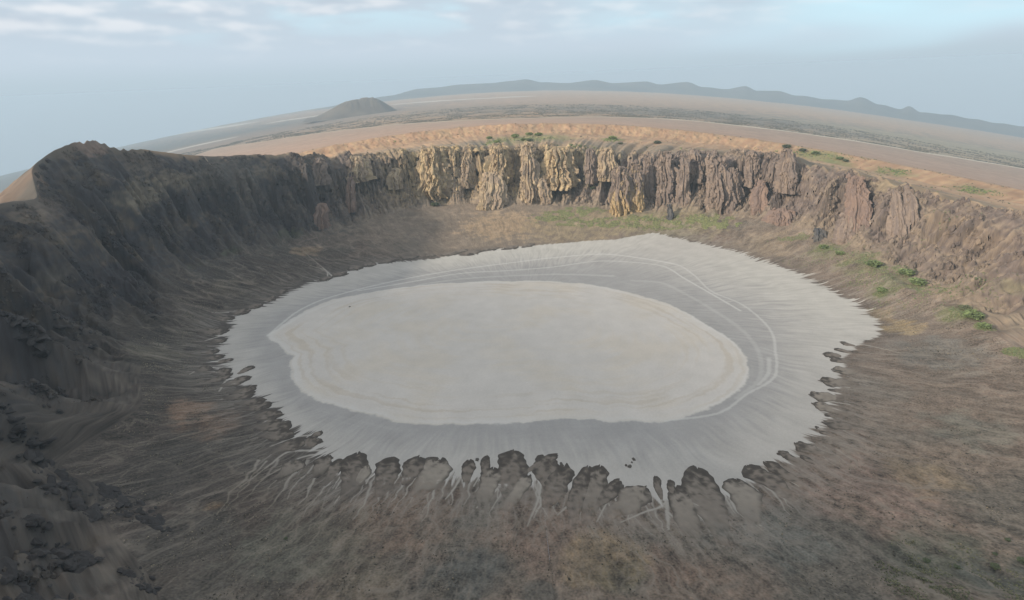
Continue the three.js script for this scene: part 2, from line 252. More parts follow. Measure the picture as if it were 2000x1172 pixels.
function floorColor(x, z, rawMask = true) {
  const dx = x - CX, dz = z - CZ, r = Math.hypot(dx, dz), th = Math.atan2(dx, -dz), rL = look(LAKE, th), rF = look(FOOT, th), deg = th / D;
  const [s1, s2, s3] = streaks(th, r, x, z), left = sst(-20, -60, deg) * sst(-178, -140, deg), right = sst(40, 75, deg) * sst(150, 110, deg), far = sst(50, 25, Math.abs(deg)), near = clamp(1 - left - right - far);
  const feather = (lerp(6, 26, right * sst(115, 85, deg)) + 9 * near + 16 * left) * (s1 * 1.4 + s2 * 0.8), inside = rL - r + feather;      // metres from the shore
  let m = 0, sm = 0;
  { const u = toU(x) | 0, v = toV(z) | 0; if (rawMask && u >= 0 && v >= 0 && u < TS && v < TS) { m = stream[v * TS + u]; sm = shoreMark[v * TS + u]; } }
  // apron of the crater
  const n = fbm(x / 130 + 4, z / 130, 3), nb = fbm(x / 70 + 24, z / 70 + 7, 3), nc = fbm(x / 24 + 2, z / 24 + 3, 3), nm = fbm(x / 9 + 40, z / 9, 3);
  let c = mix([0.158, 0.122, 0.096], [0.118, 0.103, 0.086], sst(-0.1, 0.3, n));
  c = mix(c, [0.172, 0.118, 0.09], sst(0.05, 0.4, nb) * 0.7);
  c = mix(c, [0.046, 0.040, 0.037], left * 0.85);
  c = mix(c, [0.165, 0.127, 0.103], right * 0.75);
  c = mix(c, [0.205, 0.160, 0.122], far * sst(-40, -15, deg) * 0.8);
  c = mix(c, [0.15, 0.12, 0.098], far * sst(-10, -30, deg) * 0.6);
  for (const [sx, sz, sr, sc, ss] of spots) { const d2 = ((x - sx) * (x - sx) + (z - sz) * (z - sz)) / (sr * sr); if (d2 < 2) c = mix(c, sc, ss * clamp(1.25 - d2 + 1.6 * nc + 0.7 * s1)); }
  const ks = 0.38 + 0.45 * left + 0.3 * right, g = 1 + ks * (0.6 * s1 + 0.4 * s2) + 0.75 * s3 + 0.45 * nc + 0.9 * near * nm; c = [c[0] * g, c[1] * g, c[2] * g];
  { const a = th * 460, wv = 10 * n2(r / 34, a / 34) + 4 * n2(r / 11 + 9, a / 12), v1 = Math.abs(n2((a + wv) / 24, r / 70)), v2 = Math.abs(n2((a + wv * 0.8) / 11 + 30, r / 36 + 7)), v3 = Math.abs(n2((a + wv * 0.5) / 5.5 + 60, r / 24 + 3)), mk = sst(-0.35, 0.2, nb + 0.4 * nc), kk = (1 - 0.75 * far) * (1 - 0.45 * left);
    const dk = 1 - 0.34 * sst(0.12, 0.5, v1) * mk * (1 - 0.6 * far) + 0.16 * sst(0.3, 0.05, v2) * mk; c = [c[0] * dk, c[1] * dk, c[2] * dk];
    c = mix(c, [0.215, 0.182, 0.152], clamp(Math.max(sst(0.085, 0.02, v1), 0.75 * sst(0.085, 0.02, v2), 0.5 * sst(0.10, 0.02, v3))) * mk * 0.62 * kk); }
  c = mix(c, [0.235, 0.205, 0.175], sst(0.22, 0.5, s1 + 0.3 * s2) * (0.3 - 0.2 * near) * (1 - far * 0.6));
  c = mix(c, [0.215, 0.188, 0.165], (near * 0.75 + left * 0.35) * sst(-85, -8, inside) * sst(-0.25, 0.3, 0.7 * s1 + nm * 0.5 + 0.1));
  const wet = sst(-46, -6, inside) * sst(-0.35, 0.25, -s1 + 0.2) * (left * 0.9 + near * 0.25 + right * 0.35 + far * sst(5, -20, deg) * 0.8);
  c = mix(c, [0.066, 0.057, 0.052], wet * 0.85);
  c = mix(c, mix([0.34, 0.32, 0.295], [0.23, 0.20, 0.165], sst(0, 90, -inside)), m * (0.9 - 0.3 * sst(20, 120, -inside)));
  if (inside > -10) {                                                      // the salt
    const rP = look(PAN, th), inPan = rP - r + 3 * n2(x / 16, z / 16) + 1.6 * n2(x / 4.5, z / 4.5), ring = clamp((r - rP) / Math.max(rL - rP, 30));
    let s = mix([0.325, 0.315, 0.312], [0.40, 0.382, 0.365], sst(0.2, 0.75, ring + 0.3 * s1 + 0.1 * n));
    s = mix(s, [0.435, 0.42, 0.395], Math.max(right * sst(125, 95, deg), far) * sst(0.45, 0.8, ring + 0.35 * s1) * 0.8);
    s = mix(s, [0.30, 0.295, 0.297], near * sst(0.3, 0.05, ring) * 0.5);
    const band = n2((r - rP) / 9, th * 3) * 0.5 + n2((r - rP) / 4 + 9, th * 5) * 0.3; s = mix(s, [0.38, 0.37, 0.36], sst(0.15, 0.5, band) * 0.5 * (0.6 + 0.4 * far));
    const kr = 1 - 0.72 * near - 0.4 * left, gs = 1 + kr * (0.16 * s1 + 0.13 * s2) + 0.09 * s3 + 0.10 * nc + 0.06 * near * fbm(th * 460 / 26, r / 70 + 3, 3) + 0.10 * fbm(x / 38 + 8, z / 38, 4); s = [s[0] * gs, s[1] * gs, s[2] * gs];
    const edge = Math.exp(-Math.abs(inPan - 4) / 5), contour = n2(inPan / 11, th * 1.6 + 3) + 0.6 * n2(inPan / 5 + 40, th * 2.5);
    let pan = mix([0.515, 0.485, 0.46], [0.52, 0.475, 0.425], sst(-0.2, 0.4, fbm(x / 90, z / 90, 3) + 0.25 * contour));
    pan = mix(pan, [0.45, 0.40, 0.345], sst(0.0, 0.6, contour) * sst(110, 15, inPan) * 0.65);
    const gp = 1 + 0.10 * s3 + 0.10 * nc + 0.05 * nb; pan = [pan[0] * gp, pan[1] * gp, pan[2] * gp];
    s = mix(s, pan, sst(-1.5, 2.5, inPan));
    s = mix(s, [0.55, 0.545, 0.54], edge * 0.5 * sst(-3, 2, inPan));
    s = mix(s, [0.55, 0.54, 0.525], sm * 0.62);
    c = mix(c, s, sst(-3, 3, inside));
  }
  return c;
}
const toS = new Uint8Array(4097); for (let i = 0; i <= 4096; i++) { const v = i / 4096; toS[i] = Math.round(255 * (v <= 0.0031308 ? v * 12.92 : 1.055 * Math.pow(v, 1 / 2.4) - 0.055)); }
const floorMap = (() => {
  const d = new Uint8Array(TS * TS * 4);
  for (let j = 0; j < TS; j++) for (let i = 0; i < TS; i++) {
    const x = TX + (i + 0.5) / TS * TL, z = TZ + (j + 0.5) / TS * TL, o = (j * TS + i) * 4, r = Math.hypot(x - CX, z - CZ);
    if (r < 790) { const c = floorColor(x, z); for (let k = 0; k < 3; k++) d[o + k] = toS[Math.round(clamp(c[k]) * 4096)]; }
    d[o + 3] = 255;
  }
  const t = new THREE.DataTexture(d, TS, TS, THREE.RGBAFormat); t.colorSpace = THREE.SRGBColorSpace; t.magFilter = THREE.LinearFilter; t.minFilter = THREE.LinearMipmapLinearFilter; t.generateMipmaps = true; t.needsUpdate = true; return t;
})();
function tile(size, f) { const d = new Uint8Array(size * size * 4); for (let j = 0; j < size; j++) for (let i = 0; i < size; i++) { const v = Math.round(255 * clamp(f(i / size, j / size))), o = (j * size + i) * 4; d[o] = d[o + 1] = d[o + 2] = v; d[o + 3] = 255; } const t = new THREE.DataTexture(d, size, size, THREE.RGBAFormat); t.wrapS = t.wrapT = THREE.RepeatWrapping; t.magFilter = THREE.LinearFilter; t.needsUpdate = true; return t; }
const seamless = (f, u, v) => { const a = f(u, v), b = f(u - 1, v), c = f(u, v - 1), d = f(u - 1, v - 1); return lerp(lerp(a, b, u), lerp(c, d, u), v); };
const rockBump = tile(512, (u, v) => 0.5 + 0.5 * seamless((a, b) => rfbm(a * 9 + 3, b * 9 + 1, 3) - 0.4, u, v));
const floorBump = tile(512, (u, v) => 0.5 + 0.6 * seamless((a, b) => fbm(a * 14, b * 14, 5), u, v));

// rock of the walls
const rockSpots = [];
for (const [a, b, rx, c, s] of [
  [285, 378, 70, [0.175, 0.145, 0.11], 0.8], [345, 352, 45, [0.19, 0.155, 0.115], 0.6], [290, 322, 40, [0.135, 0.11, 0.09], 0.6], [110, 540, 60, [0.12, 0.105, 0.09], 0.5], [450, 340, 90, [0.125, 0.11, 0.095], 0.5], [490, 400, 60, [0.12, 0.105, 0.095], 0.4],
  [180, 290, 30, [0.19, 0.135, 0.11], 0.8], [130, 300, 40, [0.10, 0.078, 0.062], 0.7], [260, 305, 50, [0.09, 0.07, 0.058], 0.6], [40, 360, 60, [0.15, 0.108, 0.083], 0.8], [85, 410, 50, [0.15, 0.12, 0.10], 0.5],
  [400, 525, 35, [0.075, 0.105, 0.05], 0.6], [460, 495, 30, [0.08, 0.10, 0.055], 0.5], [570, 460, 35, [0.08, 0.10, 0.06], 0.4],
  [1600, 305, 50, [0.14, 0.16, 0.065], 0.7], [1640, 320, 30, [0.12, 0.15, 0.06], 0.6], [1740, 338, 45, [0.16, 0.17, 0.08], 0.6], [1900, 370, 50, [0.14, 0.155, 0.08], 0.5], [1690, 335, 30, [0.26, 0.2, 0.12], 0.5], [1730, 365, 40, [0.24, 0.19, 0.12], 0.5],
  [1840, 430, 60, [0.22, 0.165, 0.11], 0.5], [1900, 470, 80, [0.2, 0.15, 0.11], 0.45], [1980, 560, 50, [0.16, 0.15, 0.09], 0.5], [1150, 345, 40, [0.17, 0.17, 0.08], 0.4],
  [1040, 268, 90, [0.17, 0.19, 0.07], 0.55], [965, 278, 30, [0.15, 0.19, 0.06], 0.6], [1195, 272, 22, [0.15, 0.2, 0.06], 0.6], [1160, 300, 70, [0.3, 0.25, 0.14], 0.5],
]) { const p = pick(a, b), e = pick(a + rx, b); rockSpots.push([p[0], p[1], p[2], Math.min(Math.hypot(e[0] - p[0], e[2] - p[2]), rx * 2), c, s]); }
function wallColor(x, y, z, q, th, steep) {
  const deg = th / D, a = th * 740, v = fbm3(x / 45, y / 45, z / 45, 3), w = fbm3(x / 12, y / 7, z / 12, 3), st = fbm((a + 5 * v) / 5, y / 40, 3);
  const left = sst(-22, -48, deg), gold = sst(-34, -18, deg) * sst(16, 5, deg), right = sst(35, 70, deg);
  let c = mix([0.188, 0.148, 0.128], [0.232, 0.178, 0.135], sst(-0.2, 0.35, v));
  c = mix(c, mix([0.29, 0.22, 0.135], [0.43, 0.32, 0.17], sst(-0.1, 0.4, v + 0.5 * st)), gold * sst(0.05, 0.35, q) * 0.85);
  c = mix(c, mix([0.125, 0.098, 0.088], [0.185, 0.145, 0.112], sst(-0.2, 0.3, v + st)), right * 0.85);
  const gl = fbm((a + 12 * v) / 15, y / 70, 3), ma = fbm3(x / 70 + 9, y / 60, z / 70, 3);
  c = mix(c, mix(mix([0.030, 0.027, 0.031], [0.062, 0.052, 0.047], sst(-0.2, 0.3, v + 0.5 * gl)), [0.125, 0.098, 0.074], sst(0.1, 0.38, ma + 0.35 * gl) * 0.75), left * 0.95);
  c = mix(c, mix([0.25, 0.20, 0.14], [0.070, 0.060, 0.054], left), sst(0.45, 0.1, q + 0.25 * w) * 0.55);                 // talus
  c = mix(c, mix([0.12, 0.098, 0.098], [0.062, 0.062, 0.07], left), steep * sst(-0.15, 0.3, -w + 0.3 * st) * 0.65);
  for (const [sx, sy, sz, sr, sc, ss] of rockSpots) { const d2 = ((x - sx) ** 2 + (z - sz) ** 2 + 6 * (y - sy) ** 2) / (sr * sr); if (d2 < 2) c = mix(c, sc, ss * clamp(1.2 - d2 + 1.2 * w + 0.6 * v)); }
  const g = 1 + 0.5 * w + 0.4 * st * (1 - 0.6 * left) + 0.35 * left * fbm3(x / 5, y / 5, z / 5, 2); return [c[0] * g, c[1] * g, c[2] * g];
}
const saltLines = [[[780, 203], [860, 197], [950, 192], [1030, 188]], [[275, 277], [340, 262], [410, 252], [480, 242]], [[330, 297], [400, 280], [440, 272]], [[540, 238], [620, 226], [700, 216]]].map(l => l.map(p => pick(...p)));
const plainSpots = [[1450, 222, 220, [0.075, 0.078, 0.07], 0.7], [1300, 218, 200, [0.08, 0.08, 0.072], 0.7], [1620, 235, 160, [0.085, 0.085, 0.075], 0.6], [1500, 205, 260, [0.34, 0.215, 0.135], 0.9], [1150, 193, 240, [0.31, 0.20, 0.13], 0.85], [1780, 238, 200, [0.36, 0.225, 0.125], 0.85], [1950, 300, 120, [0.30, 0.245, 0.15], 0.6], [900, 215, 120, [0.15, 0.125, 0.105], 0.5], [500, 265, 120, [0.13, 0.105, 0.1], 0.5]]
  .map(([a, b, rx, c, s]) => { const p = pick(a, b), e = pick(a + rx * 0.7, b), f = pick(a, b - 9); return [p[0], p[2], Math.hypot(e[0] - p[0], e[2] - p[2]), Math.hypot(f[0] - p[0], f[2] - p[2]), Math.atan2(p[0], -p[2]), c, s]; });
function plainColor(x, z) {
  const dx = x - CX, dz = z - CZ, r = Math.hypot(dx, dz), th = Math.atan2(dx, -dz), deg = th / D, rR = look(RIM, th), rT = look(TRACK, th);
  const v = fbm(x / 160, z / 160, 4), w = fbm(x / 30, z / 30, 3), st = fbm(th * 1230 / 14, r / 120, 3);
  let c = mix([0.215, 0.17, 0.125], [0.26, 0.19, 0.13], sst(-0.2, 0.3, v));                                    // terrace behind the cliff
  const orange = sst(20, 330, r - rR + 160 * v) * sst(1650, 1330, r + 90 * v);
  c = mix(c, [0.33, 0.215, 0.155], sst(1320, 1500, r + 60 * v) * (1 - 0.8 * orange));                                              // grey apron out to the pale track
  c = mix(c, mix([0.335, 0.20, 0.122], [0.40, 0.262, 0.155], sst(-0.2, 0.3, st)), orange * 0.85);
  c = mix(c, [0.24, 0.18, 0.13], sst(1350, 1500, r) * sst(0.35, 0.9, (r - 1350) / (rT - 1350)) * 0.4);
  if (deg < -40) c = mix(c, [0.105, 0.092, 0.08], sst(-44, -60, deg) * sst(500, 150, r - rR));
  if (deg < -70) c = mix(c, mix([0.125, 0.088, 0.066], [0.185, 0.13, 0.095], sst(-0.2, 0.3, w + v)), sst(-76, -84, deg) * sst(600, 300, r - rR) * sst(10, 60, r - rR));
  for (const [sx, sy, sz, sr, sc, ss] of rockSpots) { const d2 = ((x - sx) ** 2 + (z - sz) ** 2) / (sr * sr); if (d2 < 2) c = mix(c, sc, ss * clamp(1.2 - d2 + 1.2 * w + 0.6 * v)); }
  if (r > rT - 60 && Math.abs(deg) < 75) {
    const out = sst(-5, 25, r - rT), far = sst(5500, 9500, r + 900 * v), speck = fbm(x / 95, z / 95, 4) + 0.5 * n2(x / 26, z / 40);
    let p = mix([0.315, 0.20, 0.115], [0.225, 0.158, 0.10], sst(-0.15, 0.25, v + 0.3 * fbm(x / 600, z / 300, 3)));
    p = mix(p, [0.235, 0.165, 0.12], sst(-10, -30, deg) * 0.6);
    p = mix(p, [0.085, 0.08, 0.062], sst(0.0, 0.3, speck) * 0.8 * sst(7500, 5000, r));
    p = mix(p, [0.29, 0.235, 0.16], sst(20, 45, deg) * sst(2200, 3000, r) * 0.6);
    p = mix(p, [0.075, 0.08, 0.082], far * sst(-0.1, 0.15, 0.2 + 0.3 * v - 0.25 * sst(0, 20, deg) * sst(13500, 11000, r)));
    for (const [sx, sz, ra, rb, sa, sc, ss] of plainSpots) { const ux = x - sx, uz = z - sz, al = ux * Math.sin(sa) - uz * Math.cos(sa), ac = ux * Math.cos(sa) + uz * Math.sin(sa), d2 = (ac / ra) ** 2 + (al / rb) ** 2; if (d2 < 1.6) p = mix(p, sc, ss * clamp(1.2 - d2 + 1.2 * v + 0.4 * speck)); }
    for (const l of saltLines) for (let k = 0; k + 1 < l.length; k++) { const a = l[k], b = l[k + 1], ex = b[0] - a[0], ez = b[2] - a[2], t = clamp(((x - a[0]) * ex + (z - a[2]) * ez) / (ex * ex + ez * ez)), d = Math.hypot(x - a[0] - ex * t, z - a[2] - ez * t), dd = Math.hypot(a[0], a[2]); p = mix(p, [0.52, 0.48, 0.43], sst(dd * 0.024, dd * 0.010, d + dd * 0.008 * v) * 0.75); }
    c = mix(c, p, out);
  }
  const g = 1 + 0.3 * w + 0.25 * v; return [c[0] * g, c[1] * g, c[2] * g];
}

// ---------------------------------------------------------------- the land: one grid of rings round the crater, cut into salt lake, floor, wall and plain
{
  const ths = []; for (let a = -180; a < -112; a += 1) ths.push(a); for (let a = -112; a < 104; a += 0.125) ths.push(a); for (let a = 104; a < 180; a += 1) ths.push(a); ths.push(180);
  const NT = ths.length, rings = [];
  const add = (zone, n, f, first) => { for (let k = first; k <= n; k++) rings.push([zone, k / n, f]); };
  add('lake', 14, (t, th) => 0.5 + (look(LAKE, th) - 0.5) * t, 0);
  add('floor', 46, (t, th) => lerp(look(LAKE, th), look(FOOT, th), t), 1);
  add('wall', 200, (t, th) => lerp(look(FOOT, th), look(RIM, th), t), 1);
  add('terrace', 120, (t, th) => lerp(look(RIM, th), 1480, Math.pow(t, 1.15)), 1);
  add('plain', 260, t => 1480 * Math.pow(20500 / 1480, t), 1);
  const NR = rings.length, pos = new Float32Array(NR * NT * 3), nor = new Float32Array(NR * NT * 3), col = new Float32Array(NR * NT * 3), uv = new Float32Array(NR * NT * 2);
  for (let j = 0; j < NR; j++) for (let i = 0; i < NT; i++) {
    const th = ths[i] * D, r = rings[j][2](rings[j][1], th), [x, z] = fromPolar(th, r), o = (j * NT + i) * 3;
    const edge = rings[j][1] === 1 && rings[j][0] === 'wall' ? -0.01 : 0, [ex, ez] = edge ? fromPolar(th, r + edge) : [x, z];
    pos[o] = x; pos[o + 1] = ground(ex, ez); pos[o + 2] = z;
    if (rings[j][0] === 'wall') {                                          // crags: the rock stands proud or is eaten back, more than a height can say
      const t = rings[j][1], k = look(CLIFF, th), win = sst(0.04, 0.3, t) * sst(1, 0.88, t), y = pos[o + 1], a = th * 760;
      const cr = ridge(n3(a / 15, y / 60, r / 120)) * 0.5 + ridge(n3(a / 6.5 + 20, y / 30, r / 60 + 5)) * 0.32 + 0.45 * fbm3(x / 13, y / 16, z / 13, 3) + 0.5 * block(a, y, 13, 17, 3) + 0.35 * block(a, y, 5.5, 7, 9), m = win * cr * lerp(1.2, 6.2, k) * sst(-100 * D, -70 * D, th);
      pos[o] -= Math.sin(th) * m; pos[o + 2] += Math.cos(th) * m; pos[o + 1] += win * 1.2 * n3(x / 6, y / 6, z / 6);
    }
    if (rings[j][0] === 'lake' || rings[j][0] === 'floor') { uv[(j * NT + i) * 2] = (x - TX) / TL; uv[(j * NT + i) * 2 + 1] = (z - TZ) / TL; }
    else { uv[(j * NT + i) * 2] = x / 40; uv[(j * NT + i) * 2 + 1] = (z + pos[o + 1] * 1.1) / 40; }
  }
  for (let j = 0; j < NR; j++) for (let i = 0; i < NT; i++) {
    const g = (jj, ii) => ((clamp(jj, 0, NR - 1)) * NT + (ii < 0 ? NT - 2 : ii >= NT ? 1 : ii)) * 3, a = g(j, i - 1), b = g(j, i + 1), c = g(j - 1, i), d = g(j + 1, i);
    const ux = pos[b] - pos[a], uy = pos[b + 1] - pos[a + 1], uz = pos[b + 2] - pos[a + 2], vx = pos[d] - pos[c], vy = pos[d + 1] - pos[c + 1], vz = pos[d + 2] - pos[c + 2];
    let nx = uy * vz - uz * vy, ny = uz * vx - ux * vz, nz = ux * vy - uy * vx; const l = Math.hypot(nx, ny, nz) * (ny < 0 ? -1 : 1) || 1, o = (j * NT + i) * 3;
    nor[o] = nx / l; nor[o + 1] = ny / l; nor[o + 2] = nz / l; if (j === 0) { nor[o] = nor[o + 2] = 0; nor[o + 1] = 1; }
  }
  for (let j = 0; j < NR; j++) for (let i = 0; i < NT; i++) {
    const zone = rings[j][0], o = (j * NT + i) * 3; if (zone === 'lake') continue;
    let c; const th = ths[i] * D;
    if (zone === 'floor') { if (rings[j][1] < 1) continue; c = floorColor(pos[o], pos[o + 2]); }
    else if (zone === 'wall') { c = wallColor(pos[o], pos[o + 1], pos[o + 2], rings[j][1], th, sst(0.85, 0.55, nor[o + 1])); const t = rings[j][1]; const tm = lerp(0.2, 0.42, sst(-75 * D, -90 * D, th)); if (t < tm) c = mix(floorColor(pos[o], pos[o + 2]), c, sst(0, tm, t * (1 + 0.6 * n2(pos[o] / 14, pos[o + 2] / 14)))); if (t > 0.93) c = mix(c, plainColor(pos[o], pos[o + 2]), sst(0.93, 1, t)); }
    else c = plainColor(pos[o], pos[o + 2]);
    col[o] = Math.max(c[0], 0.01); col[o + 1] = Math.max(c[1], 0.01); col[o + 2] = Math.max(c[2], 0.01);
  }
  const part = (name, zones, mat, coloured) => {
    let j0 = rings.findIndex(q => zones.includes(q[0])), j1 = NR - 1; while (!zones.includes(rings[j1][0])) j1--;
    if (j0 > 0) j0--;
    const g = new THREE.BufferGeometry(), cut = (arr, k) => new THREE.BufferAttribute(arr.slice(j0 * NT * k, (j1 + 1) * NT * k), k);
    g.setAttribute('position', cut(pos, 3)); g.setAttribute('normal', cut(nor, 3)); g.setAttribute('uv', cut(uv, 2)); if (coloured) g.setAttribute('color', cut(col, 3));
    if (coloured) { const U = g.attributes.uv, Q = g.attributes.position; for (let i = 0; i < NT; i++) U.setXY(i, Q.getX(i) / 40, (Q.getZ(i) + Q.getY(i) * 1.1) / 40); }
    const idx = []; for (let j = 0; j < j1 - j0; j++) for (let i = 0; i < NT - 1; i++) { const a = j * NT + i, b = a + 1, c = a + NT, d = c + 1; idx.push(a, b, c, b, d, c); }
    g.setIndex(idx); return struct(put(name, g, mat));
  };
  const floorMat = new THREE.MeshStandardMaterial({ map: floorMap, roughness: 1, metalness: 0 });
  const fb = floorBump.clone(); fb.repeat.set(36, 36); fb.needsUpdate = true; floorMat.bumpMap = fb; floorMat.bumpScale = 0.9;
  const saltMat = new THREE.MeshStandardMaterial({ map: floorMap, roughness: 0.95, metalness: 0 });
  const wallMat = new THREE.MeshStandardMaterial({ vertexColors: true, roughness: 1, bumpMap: rockBump, bumpScale: 0.6 });
  const plainMat = new THREE.MeshStandardMaterial({ vertexColors: true, roughness: 1 });
  part('salt_lake', ['lake'], saltMat, false);
  globalThis.craterFloor = part('crater_floor', ['floor'], floorMat, false);
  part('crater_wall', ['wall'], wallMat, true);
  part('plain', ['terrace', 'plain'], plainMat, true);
}
const craterFloor = globalThis.craterFloor;

// ---------------------------------------------------------------- mud lobes that run out over the salt: low mounds on the crater floor
const mudMat = new THREE.MeshStandardMaterial({ vertexColors: true, roughness: 1 });
function lobe([tx, ty, rx, ry, wpx, tone = 0, bend = 0]) {                  // tip, root, width in pixels; tone 0 dark, 1 pale inside
  if (ty > 875 && tx > 640) { const g = ry - ty < 30 ? 1.9 : 1.6; rx = tx + (rx - tx) * g; ry = ty + (ry - ty) * g; }
  const l = Math.hypot(rx - tx, ry - ty), ox = -(ry - ty) / l * wpx / 2, oy = (rx - tx) / l * wpx / 2, mx = (tx + rx) / 2, my = (ty + ry) / 2;
  const T = onPlane(tx, ty, 0), R = pick(rx, ry), A = onPlane(mx + ox, my + oy, 0), B = onPlane(mx - ox, my - oy, 0);
  const w = 1.12 * Math.hypot(A[0] - B[0], A[2] - B[2]), ax = R[0] - T[0], az = R[2] - T[2], L = Math.hypot(ax, az), nx = -az / L, nz = ax / L, ph = tx * 0.37 + ty * 0.11;
  const nS = Math.max(18, Math.min(60, Math.round(L / 1.2))), nV = 14, P = [], C = [], I = [];
  for (let i = 0; i <= nS; i++) {
    const s = i / nS, ss = Math.pow(s, 1.5);
    const hw = Math.max(0.05, w / 2 * (Math.pow(Math.sin(Math.PI * Math.pow(ss, 0.56) * 0.985), 0.72) * (1.04 - 0.2 * ss) + 0.14 * ss));
    const off = bend * w * Math.sin(Math.PI * s) + w * 0.14 * n2(ph + s * 2, 9);
    for (let k = 0; k <= nV; k++) {
      const v = k / nV * 2 - 1, hv = hw * (1 + 0.34 * n2(ph + s * 2.8, v > 0 ? 3 : 8) + 0.16 * n2(s * 9 + ph, v > 0 ? 14 : 18)), push = w * 0.22 * n2(v * 2.2 + ph, 6) * (1 - ss), x = T[0] + ax * ss + nx * (hv * v + off) - az / L * 0 + ax / L * push, z = T[2] + az * ss + nz * (hv * v + off) + az / L * push, rim = Math.max(Math.abs(v), 1 - ss / 0.16);
      const lift = Math.abs(v) > 0.99 || i === 0 || i === nS ? -0.35 : 0.14 + 0.4 * Math.sqrt(Math.max(0, 1 - v * v)) * Math.pow(Math.sin(Math.PI * Math.min(1, s * 1.02)), 0.5);
      P.push(x, ground(x, z) + lift, z);
      const fl = floorColor(x, z, false), nn = fbm(x / 6, z / 6, 3), dark = [0.06, 0.05, 0.043], body = mix([0.165, 0.14, 0.12], [0.262, 0.232, 0.20], tone);
      let c = mix(body, dark, sst(0.62 + 0.25 * nn, 0.95, rim) * (1 - 0.6 * sst(0.4, 0.9, s)));
      c = mix(dark, c, sst(0.12, 0.6, s * (1 + tone) + 0.8 * nn - 0.25 * Math.abs(v) * (1 - tone)));
      if (Math.hypot(x - CX, z - CZ) > look(LAKE, Math.atan2(x - CX, CZ - z)) + 2) c = mix(c, fl, sst(0.6, 0.98, s + 0.3 * nn));
      const g = 1 + 0.35 * nn; C.push(c[0] * g, c[1] * g, c[2] * g);
    }
  }
  for (let i = 0; i < nS; i++) for (let k = 0; k < nV; k++) { const a = i * (nV + 1) + k, b = a + 1, c = a + nV + 1, d = c + 1; I.push(a, c, b, b, c, d); }
  const g = new THREE.BufferGeometry(); g.setAttribute('position', new THREE.Float32BufferAttribute(P, 3)); g.setAttribute('color', new THREE.Float32BufferAttribute(C, 3)); g.setIndex(I); g.computeVertexNormals();
  const nr = g.attributes.normal; if (nr.getY(Math.floor(nS / 2) * (nV + 1) + 7) < 0) { const ix = g.index.array; for (let k = 0; k < ix.length; k += 3) { const t = ix[k]; ix[k] = ix[k + 1]; ix[k + 1] = t; } g.computeVertexNormals(); }
  put('mud_lobe', g, mudMat, craterFloor);
}
for (const l of [
  [699, 885, 682, 943, 46], [713, 909, 700, 940, 26, 0.8], [764, 893, 750, 943, 42], [819, 892, 801, 928, 34], [861, 897, 829, 945, 46, 0.9], [917, 899, 912, 930, 24], [951, 890, 946, 930, 18], [963, 914, 948, 966, 38, 0.6],
  [1002, 881, 995, 940, 56], [1032, 929, 1003, 973, 28, 0.8], [1064, 891, 1066, 930, 48], [1088, 888, 1050, 908, 16], [1104, 909, 1078, 962, 46], [1148, 912, 1128, 988, 42], [1172, 911, 1150, 985, 44, 0.3], [1210, 938, 1172, 980, 26], [1257, 951, 1216, 990, 50, 0.6],
  [1281, 930, 1287, 955, 14], [1308, 937, 1313, 958, 14], [1318, 950, 1346, 1022, 46, 0.5, -0.05], [1361, 913, 1398, 1010, 58, 0.2, 0.08], [1436, 935, 1462, 992, 48, 0.8], [1458, 910, 1522, 952, 30], [1496, 902, 1539, 929, 18], [1520, 883, 1544, 894, 13], [1555, 866, 1613, 890, 20],
  [1610, 824, 1678, 840, 16], [1611, 811, 1637, 813, 5], [1589, 788, 1657, 808, 15, 0.5], [1583, 771, 1652, 780, 18, 0.5], [1603, 743, 1680, 750, 17, 0.3], [1629, 724, 1685, 724, 14, 0.4], [1622, 701, 1667, 710, 10], [1608, 691, 1645, 696, 10], [1629, 682, 1671, 690, 6], [1641, 668, 1671, 677, 6], [1592, 834, 1600, 836, 5], [1601, 844, 1632, 852, 6], [1617, 761, 1660, 768, 5], [1563, 890, 1585, 902, 8],
  [621, 855, 590, 875, 22], [596, 860, 525, 886, 22], [574, 850, 500, 850, 20], [567, 836, 490, 830, 20], [551, 808, 486, 814, 18], [551, 821, 500, 824, 8], [530, 790, 470, 800, 14], [518, 782, 455, 788, 12], [495, 768, 432, 778, 14], [500, 755, 445, 770, 12], [490, 736, 427, 756, 13, 0.2, 0.15], [495, 715, 462, 731, 8], [451, 720, 412, 733, 13], [413, 719, 376, 725, 10], [451, 729, 388, 753, 9], [455, 701, 418, 710, 7], [439, 694, 385, 703, 8], [429, 685, 390, 690, 8], [443, 663, 410, 668, 9], [446, 643, 382, 651, 10], [457, 619, 411, 622, 9], [486, 610, 448, 606, 10], [511, 599, 480, 597, 8], [539, 584, 512, 585, 9], [561, 569, 540, 570, 8],
  [640, 890, 612, 935, 24, 0.25], [664, 896, 644, 930, 18, 0.1], [590, 900, 535, 938, 22, 0.3], [628, 842, 605, 858, 9],
  [700, 527, 688, 517, 12], [724, 521, 716, 511, 12], [762, 513, 750, 505, 14], [803, 507, 795, 499, 14], [842, 502, 838, 495, 12], [882, 499, 874, 491, 14], [900, 494, 890, 488, 14], [928, 496, 912, 489, 16], [960, 489, 950, 483, 12], [1002, 486, 990, 479, 12], [1038, 481, 1022, 476, 10], [668, 539, 655, 530, 12], [640, 548, 628, 540, 10],
]) lobe(l);
